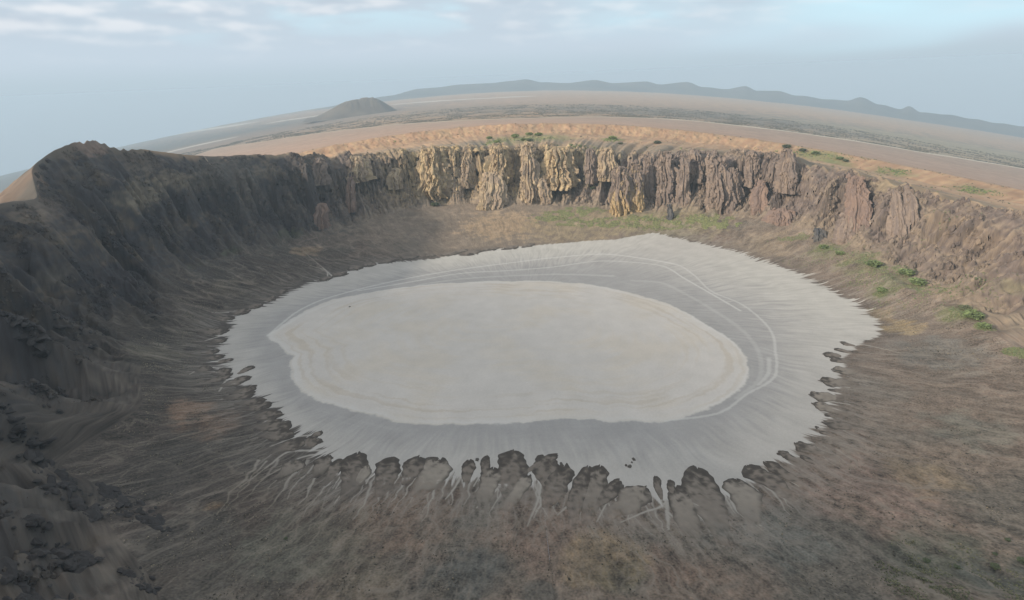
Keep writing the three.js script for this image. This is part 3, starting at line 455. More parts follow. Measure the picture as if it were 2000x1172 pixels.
for (const [a, b, s] of [[1238, 897, 5], [1230, 911, 6], [1223, 909, 4], [1234, 903, 3], [932, 898, 6], [1096, 906, 5], [683, 599, 3], [1214, 950, 8]]) {                         // specks of mud on the salt
  const p = onPlane(a, b, 0), k = Math.hypot(p[0], EYE, p[2]) / FOCAL * s, g = new THREE.SphereGeometry(1, 14, 8); const q = g.attributes.position, c = [];
  for (let i = 0; i < q.count; i++) { const m = 1 + 0.5 * n3(q.getX(i) * 2 + a, q.getZ(i) * 2, b); q.setXYZ(i, q.getX(i) * k * 0.6 * m, q.getY(i) * 0.5, q.getZ(i) * k * 0.9 * m); c.push(0.08, 0.07, 0.062); }
  g.setAttribute('color', new THREE.Float32BufferAttribute(c, 3)); g.computeVertexNormals(); put('mud_island', g, mudMat, craterFloor).position.set(p[0], 0.1, p[2]);
}

// ---------------------------------------------------------------- rock buttresses and outcrops
const rockMat = new THREE.MeshStandardMaterial({ vertexColors: true, roughness: 1, bumpMap: rockBump, bumpScale: 0.8 });
// one angular rock, narrower upwards, with flat broken faces
function rock(w, h, d, sd, tint, x, y, z) {
  const g = new THREE.IcosahedronGeometry(1, 1), p = g.attributes.position, c = [], turn = sd * 2.399, ct = Math.cos(turn), st = Math.sin(turn), lx = 0.1 * Math.sin(sd * 3.1), lz = 0.1 * Math.cos(sd * 1.7);
  for (let i = 0; i < p.count; i++) {
    const a = p.getX(i), b = p.getY(i), e = p.getZ(i), r = 0.78 + 0.42 * n3(a * 1.4 + sd, b * 1.4, e * 1.4) + 0.25 * n3(a * 3.1, b * 3.1 + sd, e * 3.1), tp = r * (1 - 0.34 * b), u = a * tp * w * 0.62, v = e * tp * d * 0.62, yy = b * r * h * 0.62;
    p.setXYZ(i, x + u * ct - v * st + lx * yy, y + yy, z + u * st + v * ct + lz * yy);
  }
  g.computeVertexNormals(); const k = 0.8 + 0.4 * Math.abs(Math.sin(sd * 7.7)); for (let i = 0; i < p.count; i++) { const f = k * (1 + 0.2 * n3(p.getX(i) / 2, p.getY(i) / 3, p.getZ(i) / 2)); c.push(tint[0] * f, tint[1] * f, tint[2] * f); }
  g.setAttribute('color', new THREE.Float32BufferAttribute(c, 3)); return g;
}
const TONES = { gold: [[0.27, 0.205, 0.14], [0.44, 0.34, 0.205]], tan: [[0.245, 0.19, 0.145], [0.38, 0.295, 0.195]], brown: [[0.165, 0.13, 0.115], [0.225, 0.172, 0.138]], red: [[0.165, 0.12, 0.105], [0.21, 0.145, 0.115]], slate: [[0.062, 0.062, 0.07], [0.10, 0.094, 0.09]], mixed: [[0.18, 0.14, 0.12], [0.34, 0.25, 0.14]] };
function buttress(name, [bx, by, tx, ty, wpx, tone, spiky = 0.5, lean = 0.35, proud = 1], label, category, group) {
  const B = pick(bx, by), d = Math.hypot(B[0], B[2]), px = Math.hypot(d, EYE - B[1]) / FOCAL; let T = atDistance(tx, ty, d);
  for (let k = 0; k < 3; k++) T = atDistance(tx, ty, d + lean * Math.max(4, T[1] - B[1]));
  const h = Math.max(3, T[1] - B[1]), W = wpx * px, ol = Math.hypot(CX - B[0], CZ - B[2]), ox = (CX - B[0]) / ol, oz = (CZ - B[2]) / ol, sx = -oz, sz = ox, sd = bx * 1.7 + by;
  const nV = Math.round(clamp(h / 0.9, 28, 110)), nF = Math.round(clamp(W * 2.6, 48, 150)), P = [], C = [], U = [], I = [], [ca, cb] = TONES[tone], towers = Math.max(5, Math.round(Math.PI * W / 14));
  const hash = k => { const v = Math.sin((k % towers + 0.5) * 12.9898 + sd) * 43758.5453; return v - Math.floor(v); };
  for (let i = 0; i <= nV; i++) {
    const v = i / nV * 1.22 - 0.22, vv = clamp(v), Y = v * h;
    for (let k = 0; k <= nF; k++) {
      const ph = (k % nF) / nF * Math.PI * 2, cx = Math.cos(ph), sy = Math.sin(ph), arc = ph / (Math.PI * 2) * (Math.PI * W * 0.9), e = W / 2;
      const tw = ph / (Math.PI * 2), u = (((tw + 0.055 * n2(cx * 2.3 + sd * 1.3, sy * 2.3) + 0.02 * n2(cx * 5 + sd, sy * 5 + 3) + 0.005 * n3(cx * 2 + sd, sy * 2, Y / 40)) * towers) % towers + towers) % towers, c0 = Math.floor(u), f = Math.abs(u - c0 - 0.5) * 2;
      const ht = 0.66 + 0.36 * hash(c0) - 0.1 * spiky * hash(c0 + 3), out = 0.72 + 0.5 * hash(c0 + 7), gully = 1 - 0.5 * Math.pow(f, 7), stand = lerp(1, 0.5, sst(ht - 0.05, ht + 0.07, v));
      const cr = 0.5 * fbm3(cx * e / 10 + sd, Y / 30, sy * e / 10, 3), big = n3(cx * 1.1 + sd, Y / (W * 0.7 + 9), sy * 1.1), bl = 0.30 * block(arc + c0 * 31, Y, 7, 20, sd) + 0.22 * block(arc, Y, 3.4, 9, sd + 5);
      const capR = Math.sqrt(Math.max(0.002, sst(1.02, 0.93, v))), flare = lerp(1.12, 0.78, Math.pow(vv, 0.8));
      const m = flare * out * gully * stand * capR * (1 + 0.3 * cr + 0.22 * big + bl), q = Math.pow(vv, 1.3), back = W * 0.16;
      const a = e * m, b = W * 0.46 * m * proud, drift = W * 0.12 * n2(v * 3 + sd, 2);
      P.push(lerp(B[0], T[0], q) - ox * back + sx * (cx * a + drift) + ox * sy * b, B[1] + Y + (v > 0.1 ? h * 0.04 * cr : 0), lerp(B[2], T[2], q) - oz * back + sz * (cx * a + drift) + oz * sy * b);
      const st = fbm3(cx * e / 8 + sd * 3, Y / 30, sy * e / 8, 3), g = 1 + 0.45 * fbm3(cx * e / 2, Y / 4, sy * e / 2 + sd, 2); let c = mix(ca, cb, sst(-0.2, 0.3, st + 0.3 * (hash(c0 + 11) - 0.5)));
      if (tone === 'mixed') c = mix(cb, ca, sst(0.15, 0.5, v + 0.9 * st));
      C.push(c[0] * g, c[1] * g, c[2] * g); U.push(arc / 22, Y / 22);
    }
  }
  const n1 = nF + 1; for (let i = 0; i < nV; i++) for (let k = 0; k < nF; k++) { const p = i * n1 + k; I.push(p, p + 1, p + n1, p + 1, p + n1 + 1, p + n1); }
  const top = P.length / 3, last = nV * n1; P.push(...[0, 1, 2].map(k => { let s = 0; for (let i = 0; i < nF; i++) s += P[(last + i) * 3 + k]; return s / nF; })); C.push(...C.slice(last * 3, last * 3 + 3)); U.push(0, h / 22);
  for (let k = 0; k < nF; k++) I.push(last + k, last + k + 1, top);
  for (let i = 0; i < P.length; i += 3) { P[i] -= B[0]; P[i + 1] -= B[1]; P[i + 2] -= B[2]; }
  const g = new THREE.BufferGeometry(); g.setAttribute('position', new THREE.Float32BufferAttribute(P, 3)); g.setAttribute('color', new THREE.Float32BufferAttribute(C, 3)); g.setAttribute('uv', new THREE.Float32BufferAttribute(U, 2)); g.setIndex(I); g.computeVertexNormals();
  const fg = g.toNonIndexed(); fg.computeVertexNormals();
  const bits = [fg]; seed = Math.round(bx * 13 + by * 7); const nB = Math.round(clamp(W * h / 42, 24, 150));
  for (let k = 0; k < nB; k++) {
    const v = rnd() * 1.02, ph = (-0.1 + 1.2 * rnd()) * Math.PI, q = Math.pow(clamp(v), 1.3), rr = lerp(1.0, 0.66, Math.pow(v, 0.8)) * (0.72 + 0.34 * rnd()), cx = Math.cos(ph), sy = Math.sin(ph), wd = clamp(W * (0.06 + 0.11 * rnd()), 1.6, 9), ht = wd * (1.4 + 2.6 * rnd() * rnd()) * (1 - 0.35 * v);
    const px0 = lerp(0, T[0] - B[0], q) - ox * W * 0.16 + sx * cx * W / 2 * rr + ox * sy * W * 0.46 * rr * proud, pz0 = lerp(0, T[2] - B[2], q) - oz * W * 0.16 + sz * cx * W / 2 * rr + oz * sy * W * 0.46 * rr * proud;
    bits.push(rock(wd, ht, wd * (0.7 + 0.5 * rnd()), k * 5.1 + sd, mix(ca, cb, clamp(tone === 'mixed' ? 1.1 - v * 1.3 + 0.5 * rnd() : rnd() * 0.9)), px0, v * h - ht * 0.25, pz0));
  }
  const o = put(name, mergeGeometries(bits), rockMat); o.position.set(...B); return tag(o, label, category, group);
}
// an outcrop: angular blocks of many sizes crowded along a line down the slope, one mesh
function outcrop(name, [ax, ay, bx, by, wpx], label, category, group) {
  const A = pick(ax, ay), B = pick(bx, by), M = pick((ax + bx) / 2, (ay + by) / 2), W = wpx * Math.hypot(M[0], EYE - M[1], M[2]) / FOCAL, L = Math.hypot(A[0] - B[0], A[2] - B[2]), list = [], nx = -(B[2] - A[2]) / L, nz = (B[0] - A[0]) / L;
  seed = Math.round(ax * 31 + ay); const n = Math.round(clamp(L * W / 5, 60, 260));
  for (let k = 0; k < n; k++) {
    const t = rnd() * 1.4 - 0.2, off = (rnd() + rnd() - 1) * 1.0 * W * Math.sin(Math.PI * clamp(0.2 + t * 0.6)), x = lerp(A[0], B[0], t) + nx * off, z = lerp(A[2], B[2], t) + nz * off, s = W * (0.03 + 0.26 * Math.pow(rnd(), 4)) * (1 - 0.5 * Math.abs(off) / W);
    const g = new THREE.IcosahedronGeometry(1, 1), p = g.attributes.position, c = [], sd = k * 3.7 + ax, tilt = new THREE.Euler(rnd() * 0.5 - 0.25, Math.atan2(-(B[2] - A[2]), B[0] - A[0]) + rnd() * 0.9 - 0.45, rnd() * 0.5 - 0.25), v = new THREE.Vector3(), sy = 0.4 + 0.5 * rnd() * rnd(), sl = 0.9 + 1.2 * rnd();
    for (let i = 0; i < p.count; i++) {
      v.fromBufferAttribute(p, i); const r = 0.75 + 0.4 * ridge(n3(v.x * 1.3 + sd, v.y * 1.3, v.z * 1.3)) + 0.4 * fbm3(v.x * 2.6 + sd, v.y * 2.6, v.z * 2.6, 3); v.set(v.x * r * sl * 1.3, v.y * r * sy, v.z * r).multiplyScalar(s).applyEuler(tilt); p.setXYZ(i, v.x, v.y, v.z);
      const q = 0.75 + 0.55 * fbm3(v.x / 2 + sd, v.y / 2, v.z / 2, 2) + 0.25 * n2(sd, 3); c.push(0.046 * q, 0.042 * q, 0.043 * q);
    }
    g.computeVertexNormals(); g.setAttribute('color', new THREE.Float32BufferAttribute(c, 3)); g.translate(x - M[0], ground(x, z) - s * 0.12 - M[1], z - M[2]); list.push(g);
  }
  const o = put(name, mergeGeometries(list), blockMat); o.position.set(...M); return tag(o, label, category, group);
}
const blockMat = new THREE.MeshStandardMaterial({ vertexColors: true, roughness: 1 });
const onCliff = 'rock buttresses on the crater wall';
for (const [a, label] of [
  [[848, 370, 850, 286, 64, 'gold'], 'broad golden fluted buttress at the left end of the sunlit cliff'],
  [[893, 364, 893, 322, 24, 'tan'], 'short tan pillar against the right side of the leftmost broad golden buttress'],
  [[912, 352, 913, 286, 34, 'tan'], 'tan buttress between the broad golden one and the yellow-faced one'],
  [[958, 408, 964, 336, 50, 'tan', 0.9, 0.9, 0.7], 'low brown crag reaching down into the talus at the sunlit cliff foot'],
  [[975, 346, 978, 288, 52, 'gold', 0.7], 'yellow-faced buttress just left of the tall leaning spire'],
  [[1036, 388, 1030, 280, 38, 'tan', 0.9, 0.5], 'tall leaning tan spire that descends the whole sunlit cliff'],
  [[1064, 389, 1056, 348, 26, 'tan', 0.8, 0.5], 'low right foot of the tall leaning tan spire'],
  [[1092, 352, 1088, 287, 66, 'gold'], 'wide golden buttress right of the tall leaning spire'],
  [[1153, 346, 1152, 289, 24, 'brown'], 'narrow brown pillar between two dark clefts, right of the wide golden buttress'],
  [[1184, 342, 1182, 289, 34, 'tan'], 'tan rubbly buttress above and left of the tall yellow-based one'],
  [[1212, 416, 1212, 326, 42, 'mixed', 0.6, 0.2], 'tall buttress with yellow lower face standing on the green cliff foot'],
  [[1244, 410, 1242, 312, 26, 'mixed', 0.6, 0.25], 'slim buttress pressed to the right side of the tall yellow-based one'],
  [[1267, 378, 1266, 302, 24, 'brown'], 'dark brown pillar left of the blunt grey-brown buttress'],
  [[1299, 388, 1298, 296, 42, 'brown'], 'blunt grey-brown buttress with flat top in the middle of the far cliff'],
  [[1331, 397, 1334, 303, 22, 'brown', 0.5, 0.25], 'thin sharp-edged fin beside the deepest shaded cleft'],
  [[1358, 345, 1358, 292, 32, 'brown'], 'dark headwall pillar at the top of the deepest shaded cleft'],
  [[1401, 402, 1396, 304, 46, 'brown', 0.7, 0.45], 'wide brown buttress ending in a forked foot, right of the deepest cleft'],
  [[1428, 392, 1428, 328, 30, 'brown', 0.6, 0.4], 'brown shoulder on the right of the fork-footed buttress'],
  [[1308, 428, 1307, 399, 14, 'slate', 1, 0.3], 'small dark rock tooth standing alone among the green scrub'],
  [[1467, 352, 1466, 294, 32, 'brown'], 'brown crest buttress under the right end of the sharp rim'],
  [[1480, 409, 1484, 352, 28, 'red', 0.7, 0.7, 0.6], 'isolated reddish crag low on the slope right of the fork-footed buttress'],
  [[1536, 362, 1536, 291, 32, 'brown', 0.6], 'grey buttress below the dark bush where the green rim begins'],
  [[1518, 436, 1522, 408, 46, 'red', 1, 1.0, 0.6], 'low row of reddish crags at the slope foot right of the green scrub'],
  [[1664, 462, 1666, 344, 52, 'red', 0.6, 1.0, 0.4], 'big reddish ridge with parallel dark grooves on the right wall'],
  [[1648, 472, 1652, 416, 40, 'brown', 0.7, 0.9, 0.45], 'lower brown toe in front of the grooved reddish ridge'],
  [[1746, 466, 1740, 370, 34, 'brown', 0.6, 1.3, 0.4], 'long brown rib right of the grooved reddish ridge'],
  [[1774, 432, 1768, 362, 28, 'brown', 0.6, 1.4, 0.4], 'rightmost thin brown rib on the right wall'],
  [[1595, 468, 1597, 446, 20, 'slate', 1, 0.4], 'dark ragged rock at the foot of the right wall by green bushes'],
  [[687, 402, 688, 345, 20, 'red', 0.6], 'reddish pillar low in the shaded wall left of the sunlit cliff'],
  [[702, 346, 700, 305, 42, 'tan', 0.7, 0.5], 'sunlit crag at the rim above the shaded reddish pillar'],
  [[774, 362, 773, 328, 22, 'tan', 0.6], 'small sunlit knob surrounded by shade left of the broad golden buttress'],
  [[626, 352, 626, 308, 30, 'brown', 0.6], 'shaded brown pillar at the rim, leftmost of the upper wall pillars'],
  [[628, 438, 630, 397, 26, 'red', 0.6, 0.5], 'rounded reddish knob at the shaded wall foot'],
]) buttress('rock_buttress', a, label, 'rock buttress', onCliff);
const onSlope = 'dark outcrops on the shaded near slope';
for (const [a, label] of [
  [[66, 886, 162, 992, 34], 'long dark jagged outcrop running down to the right at the left edge'],
  [[214, 964, 306, 1026, 30], 'dark jagged outcrop lowest on the slope, right of the long one'],
  [[150, 1060, 192, 1084, 20], 'small dark outcrop below the lowest jagged outcrop'],
  [[244, 1108, 292, 1150, 24], 'dark outcrop nearest the bottom edge of the slope'],
  [[60, 1022, 142, 1078, 40], 'broad dark outcrop near the bottom left corner'],
  [[8, 1098, 60, 1166, 44], 'dark outcrop in the bottom left corner'],
  [[112, 634, 178, 676, 22], 'dark spur above the streaked grey apron on the left wall'],
  [[38, 731, 92, 768, 18], 'thin dark spur at the left, under the dark spur above the apron'],
  [[258, 590, 298, 620, 10], 'small dark spur halfway between the left wall and the salt shore'],
  [[6, 806, 66, 856, 30], 'dark rocky spur at the left edge above the long jagged outcrop'],
  [[40, 640, 80, 690, 30], 'dark crag high on the left wall, left of the spur above the apron'],
  [[140, 700, 96, 690, 12], 'low dark ledge just under the spur above the apron'],
]) outcrop('rock_outcrop', a, label, 'rock outcrop', onSlope);

// ---------------------------------------------------------------- far hill and mountains
{
  const foot = pick(690, 226), dist = Math.hypot(foot[0], foot[2]), top = atDistance(705, 193, dist), L = atDistance(600, 228, dist), R = atDistance(790, 206, dist), half = Math.hypot(R[0] - L[0], R[2] - L[2]) / 2, cx = (L[0] + R[0]) / 2, cz = (L[2] + R[2]) / 2, by = ground(cx, cz) - 12;
  const g = new THREE.PlaneGeometry(2, 2, 120, 60); g.rotateX(-Math.PI / 2); const p = g.attributes.position, C = [], ang = Math.atan2(-(R[2] - L[2]), R[0] - L[0]);
  for (let i = 0; i < p.count; i++) {
    const u = p.getX(i), v = p.getZ(i), rr = Math.hypot(u, v * 1.05), hgt = top[1] - by;
    const prof = u < 0.35 ? sst(-1.0, 0.02, u) * 0.93 + 0.07 * sst(0.05, 0.25, u) : sst(1.02, 0.30, u), f = prof * sst(1, 0.25, Math.abs(v)), n = fbm(u * 3 + 2, v * 3, 4), gu = ridge(n2(u * 9, v * 3));
    p.setXYZ(i, u * half * 1.05, hgt * (f * (1.0 + 0.10 * n + 0.05 * gu * sst(0.2, 0.6, f)) - 0.04 * sst(0.8, 1, rr)), v * half * 0.8);
    const c = mix([0.085, 0.07, 0.06], [0.12, 0.095, 0.075], sst(-0.2, 0.3, n)); C.push(...c);
  }
  g.setAttribute('color', new THREE.Float32BufferAttribute(C, 3)); g.computeVertexNormals();
  const h = struct(put('hill', g, new THREE.MeshStandardMaterial({ vertexColors: true, roughness: 1 }))); h.position.set(cx, by, cz); h.rotation.y = ang;
}
{
  const dist = 18500, line = [[560, 206], [700, 190], [760, 184], [820, 172], [850, 170], [900, 164], [960, 161], [1000, 157], [1025, 154], [1060, 160], [1110, 161], [1160, 155], [1200, 161], [1260, 158], [1290, 164], [1340, 159], [1375, 169], [1420, 173], [1455, 167], [1480, 176], [1515, 176], [1560, 186], [1620, 194], [1655, 196], [1680, 189], [1720, 203], [1760, 211], [1775, 205], [1800, 217], [1850, 222], [1900, 231], [1950, 240], [2000, 247], [2080, 266], [2160, 290]];
  const pts = line.map(([a, b]) => { const p = atDistance(a, b, dist); return [Math.atan2(p[0], -p[2]), p[1]]; }), nU = 420, nV = 26, P = [], C = [], I = [];
  for (let i = 0; i <= nU; i++) {
    const az = lerp(pts[0][0], pts[pts.length - 1][0], i / nU); let k = 1; while (k < pts.length - 1 && az > pts[k][0]) k++;
    const t = clamp((az - pts[k - 1][0]) / (pts[k][0] - pts[k - 1][0])), ends = sst(0, 0.18, i / nU), e = lerp(pts[k - 1][1], pts[k][1], t * t * (3 - 2 * t)), crest = 18500 + 400 * n2(az * 9, 4);
    for (let j = 0; j <= nV; j++) {
      const v = j / nV * 2 - 1, d = crest + v * 1700, x = Math.sin(az) * d, z = -Math.cos(az) * d, gy = ground(x, z), f = Math.pow(1 - Math.abs(v), 1.25) * ends, n = rfbm(x / 1500, z / 1500, 4) - 0.4;
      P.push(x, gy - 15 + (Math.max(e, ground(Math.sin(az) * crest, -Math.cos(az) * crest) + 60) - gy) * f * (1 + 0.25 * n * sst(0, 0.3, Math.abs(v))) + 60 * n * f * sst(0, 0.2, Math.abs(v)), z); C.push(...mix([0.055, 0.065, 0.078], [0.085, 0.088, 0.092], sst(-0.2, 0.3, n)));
    }
  }
  for (let i = 0; i < nU; i++) for (let j = 0; j < nV; j++) { const a = i * (nV + 1) + j, b = a + 1, c = a + nV + 1, d = c + 1; I.push(a, c, b, b, c, d); }
  const g = new THREE.BufferGeometry(); g.setAttribute('position', new THREE.Float32BufferAttribute(P, 3)); g.setAttribute('color', new THREE.Float32BufferAttribute(C, 3)); g.setIndex(I); g.computeVertexNormals();
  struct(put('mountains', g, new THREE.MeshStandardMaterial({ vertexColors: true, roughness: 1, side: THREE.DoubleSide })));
}

// ---------------------------------------------------------------- the pale track along the outer foot of the crater, and the cloud that shades the lake
{
  const P = [], C = [], I = [], n = 700, nK = 12;
  for (let i = 0; i <= n; i++) {
    const th = lerp(-58 * D, 66 * D, i / n), r = look(TRACK, th), w = lerp(34, 46, sst(0, 35 * D, th)) * (1 + 0.4 * n2(th * 40, 3) + 0.2 * n2(th * 130, 5)), shift = 25 * n2(th * 25, 7);
    for (let k = 0; k <= nK; k++) { const v = k / nK * 2 - 1, [x, z] = fromPolar(th, r + shift + v * w), g = 1 + 0.25 * fbm(x / 14, z / 14, 2); P.push(x, ground(x, z) + (Math.abs(v) > 0.95 ? -1.5 : 1.1 + 0.5 * (1 - v * v)), z); C.push(...mix([0.34 * g, 0.275 * g, 0.215 * g], [0.50 * g, 0.44 * g, 0.36 * g], sst(5 * D, 30 * D, th))); }
  }
  for (let i = 0; i < n; i++) for (let k = 0; k < nK; k++) { const a = i * (nK + 1) + k, b = a + 1, c = a + nK + 1, d = c + 1; I.push(a, c, b, b, c, d); }
  const g = new THREE.BufferGeometry(); g.setAttribute('position', new THREE.Float32BufferAttribute(P, 3)); g.setAttribute('color', new THREE.Float32BufferAttribute(C, 3)); g.setIndex(I); g.computeVertexNormals();
  struct(put('dry_wash', g, new THREE.MeshStandardMaterial({ vertexColors: true, roughness: 1, side: THREE.DoubleSide })));
}
{
  const toSun = new THREE.Vector3(-855, 372, 505).normalize(), g = new THREE.SphereGeometry(1, 96, 64), p = g.attributes.position, v = new THREE.Vector3();
  for (let i = 0; i < p.count; i++) { v.fromBufferAttribute(p, i); const m = 1 + 0.28 * fbm3(v.x * 1.6 + 3, v.y * 1.6, v.z * 1.6, 4); v.multiplyScalar(m); if (v.y < 0) v.y *= 0.6; p.setXYZ(i, v.x * 300, v.y * 165, v.z * 560); }
  g.computeVertexNormals();
  const c = struct(put('cloud', g, new THREE.MeshStandardMaterial({ color: new THREE.Color().setRGB(0.9, 0.9, 0.9), roughness: 1 })));
  c.rotation.y = 0.53; c.position.set(-110, -10, -500).addScaledVector(toSun, 5200);
}

// ---------------------------------------------------------------- bushes one can tell apart: > branches, foliage
const leafMat = new THREE.MeshStandardMaterial({ vertexColors: true, roughness: 1 }), barkMat = new THREE.MeshStandardMaterial({ color: new THREE.Color().setRGB(0.11, 0.085, 0.065), roughness: 1 });
function leaves(n, R, hgt, tint, sd) {
  const P = [], C = []; seed = sd;
  for (let k = 0; k < n; k++) {
    const a = rnd() * 6.283, u = rnd() * 2 - 1, q = Math.cbrt(0.25 + 0.75 * rnd()), lump = 1 + 0.45 * n3(Math.cos(a) * 1.7 + sd, Math.sin(a) * 1.7, u * 1.7), s = Math.sqrt(1 - u * u);
    const x = R * s * Math.cos(a) * q * lump, z = R * s * Math.sin(a) * q * lump, y = hgt * (0.56 + 0.44 * u * q * lump), l = R * (0.12 + 0.1 * rnd()), b = rnd() * 6.283, e = (rnd() - 0.5) * 2.4;
    const g = 0.7 + 0.6 * rnd(), ux = Math.cos(b) * l, uz = Math.sin(b) * l, vx = -Math.sin(b) * l * Math.cos(e), vy = Math.sin(e) * l, vz = Math.cos(b) * l * Math.cos(e);
    for (const [p, r] of [[-1, -0.6], [1, -0.6], [0, 1]]) { P.push(x + ux * p + vx * r, Math.max(0.05, y + vy * r), z + uz * p + vz * r); C.push(tint[0] * g, tint[1] * g, tint[2] * g); }
  }
  const g = new THREE.BufferGeometry(); g.setAttribute('position', new THREE.Float32BufferAttribute(P, 3)); g.setAttribute('color', new THREE.Float32BufferAttribute(C, 3)); g.computeVertexNormals(); return g;
}
const GREENS = { bright: [0.20, 0.25, 0.09], green: [0.15, 0.195, 0.08], dark: [0.08, 0.10, 0.055], olive: [0.13, 0.145, 0.08] };
const crowns = Object.fromEntries(Object.entries(GREENS).map(([k, c], i) => [k, [0, 1].map(j => leaves(520, 1, 1.35, c, 40 + i * 7 + j))]));
const sticks = (() => { const l = []; for (let k = 0; k < 5; k++) { const a = k * 1.27, c = new THREE.CylinderGeometry(0.03, 0.07, 0.8, 5); c.translate(0, 0.35, 0); c.rotateZ(0.45 + 0.1 * k % 0.3); c.rotateY(a); l.push(c); } return mergeGeometries(l); })();
let bushNo = 0;
function bush(px, py, wpx, kind, label, group) {
  const p = pick(px, py), y = ground(p[0], p[2]), s = wpx / 2 * Math.hypot(p[0], EYE - y, p[2]) / FOCAL, o = new THREE.Group(); o.name = numbered('bush'); scene.add(o);
  const f = put('foliage', crowns[kind][bushNo++ % 2], leafMat, o), b = put('branches', sticks, barkMat, o); f.scale.set(s, s * 0.62, s); b.scale.set(s, s * 0.62, s); o.position.set(p[0], y - 0.05 * s, p[2]); o.rotation.y = bushNo * 1.9; return tag(o, label, 'bush', group);
}
const onRim = 'green bushes along the far rim', onFoot = 'green bushes below the right wall', onApron = 'dark bushes on the bottom right apron';
for (const [a, b, w, k, label, group] of [
  [956, 272, 12, 'bright', 'bright green bush on the rim, leftmost above the yellow-faced buttress', onRim], [970, 279, 10, 'bright', 'green bush just below the leftmost bright rim bush', onRim],
  [1006, 268, 16, 'bright', 'large bright green bush on the rim above the leaning spire', onRim], [1022, 272, 11, 'green', 'dull green bush between the two brightest rim bushes', onRim], [1034, 264, 14, 'bright', 'bright green bush, left half of the widest rim clump', onRim],
  [1052, 265, 15, 'bright', 'bright green bush, right half of the widest rim clump', onRim], [1034, 277, 13, 'dark', 'dark bush at the head of the cleft behind the leaning spire', onRim], [1196, 272, 15, 'bright', 'single bright green bush on the terrace above the tan rubbly buttress', onRim],
  [1212, 280, 9, 'olive', 'olive bush right of the single bright terrace bush', onRim], [1115, 280, 10, 'green', 'small green bush on top of the wide golden buttress', onRim], [1284, 279, 14, 'dark', 'dark bush in the notch above the blunt grey-brown buttress', onRim],
  [1536, 289, 14, 'dark', 'dark bush on top of the grey buttress', onRim], [1567, 295, 12, 'dark', 'dark bush in the green rim strip right of the grey buttress', onRim], [1592, 300, 13, 'green', 'green bush in the middle of the right rim strip', onRim], [1640, 311, 12, 'green', 'green bush at the right end of the rim strip', onRim], [1652, 316, 9, 'dark', 'dark green bush last of the rim strip', onRim],
  [832, 330, 12, 'bright', 'lit green bush in the cleft left of the broad golden buttress', onRim], [1157, 352, 12, 'dark', 'dark green bush at the base of the narrow brown pillar', onRim],
  [1706, 520, 24, 'green', 'widest green bush on the right foot slope, above the twin bushes', onFoot], [1770, 532, 22, 'green', 'left of the twin green bushes below the right wall', onFoot], [1792, 549, 24, 'green', 'right of the twin green bushes below the right wall', onFoot], [1722, 570, 16, 'green', 'lone small green bush below the twin bushes', onFoot],
  [1608, 486, 16, 'green', 'green bush at the dark ragged rock foot', onFoot], [1900, 618, 26, 'green', 'large green bush by the pale bank at the right edge', onFoot], [1922, 640, 18, 'green', 'green bush at the lower end of the pale bank', onFoot], [1640, 497, 14, 'green', 'green bush under the lower brown toe of the right wall', onFoot], [1885, 600, 16, 'olive', 'olive bush just above the large green one', onFoot],
  [1943, 1108, 11, 'dark', 'lower of two dark bushes at the bottom right', onApron], [1968, 1056, 7, 'dark', 'small dark bush above the right of the bottom right pair', onApron], [1943, 1083, 6, 'dark', 'tiny dark bush just over the lower dark bush', onApron], [1996, 1099, 12, 'dark', 'dark bush cut by the right edge', onApron], [1810, 1097, 10, 'dark', 'dark bush alone left of the bottom right pair', onApron], [1868, 1110, 8, 'dark', 'dark bush between the lone one and the pair', onApron],
  [558, 1052, 6, 'dark', 'tiny dark bush alone on the lower left apron', onApron], [850, 400, 16, 'dark', 'dark bush in shade under the broad golden buttress', onFoot],
]) bush(a, b, w, k, label, group);

// ---------------------------------------------------------------- scrub and stones nobody could count
function scatter(name, label, category, geo, n, where, size, tint, sd) {
  seed = sd; const m = new THREE.InstancedMesh(geo, new THREE.MeshStandardMaterial({ roughness: 1, color: 0xffffff }), n), q = new THREE.Object3D(), c = new THREE.Color(); let k = 0, tries = 0;
  while (k < n && tries++ < n * 30) { const p = where(); if (!p) continue; const s = size() * (p[2] ?? 1); q.position.set(p[0], ground(p[0], p[1]) - s * 0.2, p[1]); q.rotation.set(rnd() * 0.5, rnd() * 6.3, rnd() * 0.5); q.scale.set(s * (0.8 + 0.5 * rnd()), s * (0.6 + 0.4 * rnd()), s * (0.8 + 0.5 * rnd())); q.updateMatrix(); m.setMatrixAt(k, q.matrix); const t = tint(p); c.setRGB(...t); m.setColorAt(k, c); k++; }
  m.count = k; m.name = numbered(name); m.castShadow = m.receiveShadow = true; m.userData = { kind: 'stuff', label, category }; scene.add(m);
}
const clump = (() => { const g = new THREE.IcosahedronGeometry(1, 1), p = g.attributes.position; for (let i = 0; i < p.count; i++) { const f = 1 + 0.5 * n3(p.getX(i) * 1.6 + 5, p.getY(i) * 1.6, p.getZ(i) * 1.6); p.setXYZ(i, p.getX(i) * f, p.getY(i) * f, p.getZ(i) * f); } g.computeVertexNormals(); return g; })();
const shade = (c, a, b) => { const g = a + (b - a) * rnd(); return [c[0] * g, c[1] * g, c[2] * g]; };
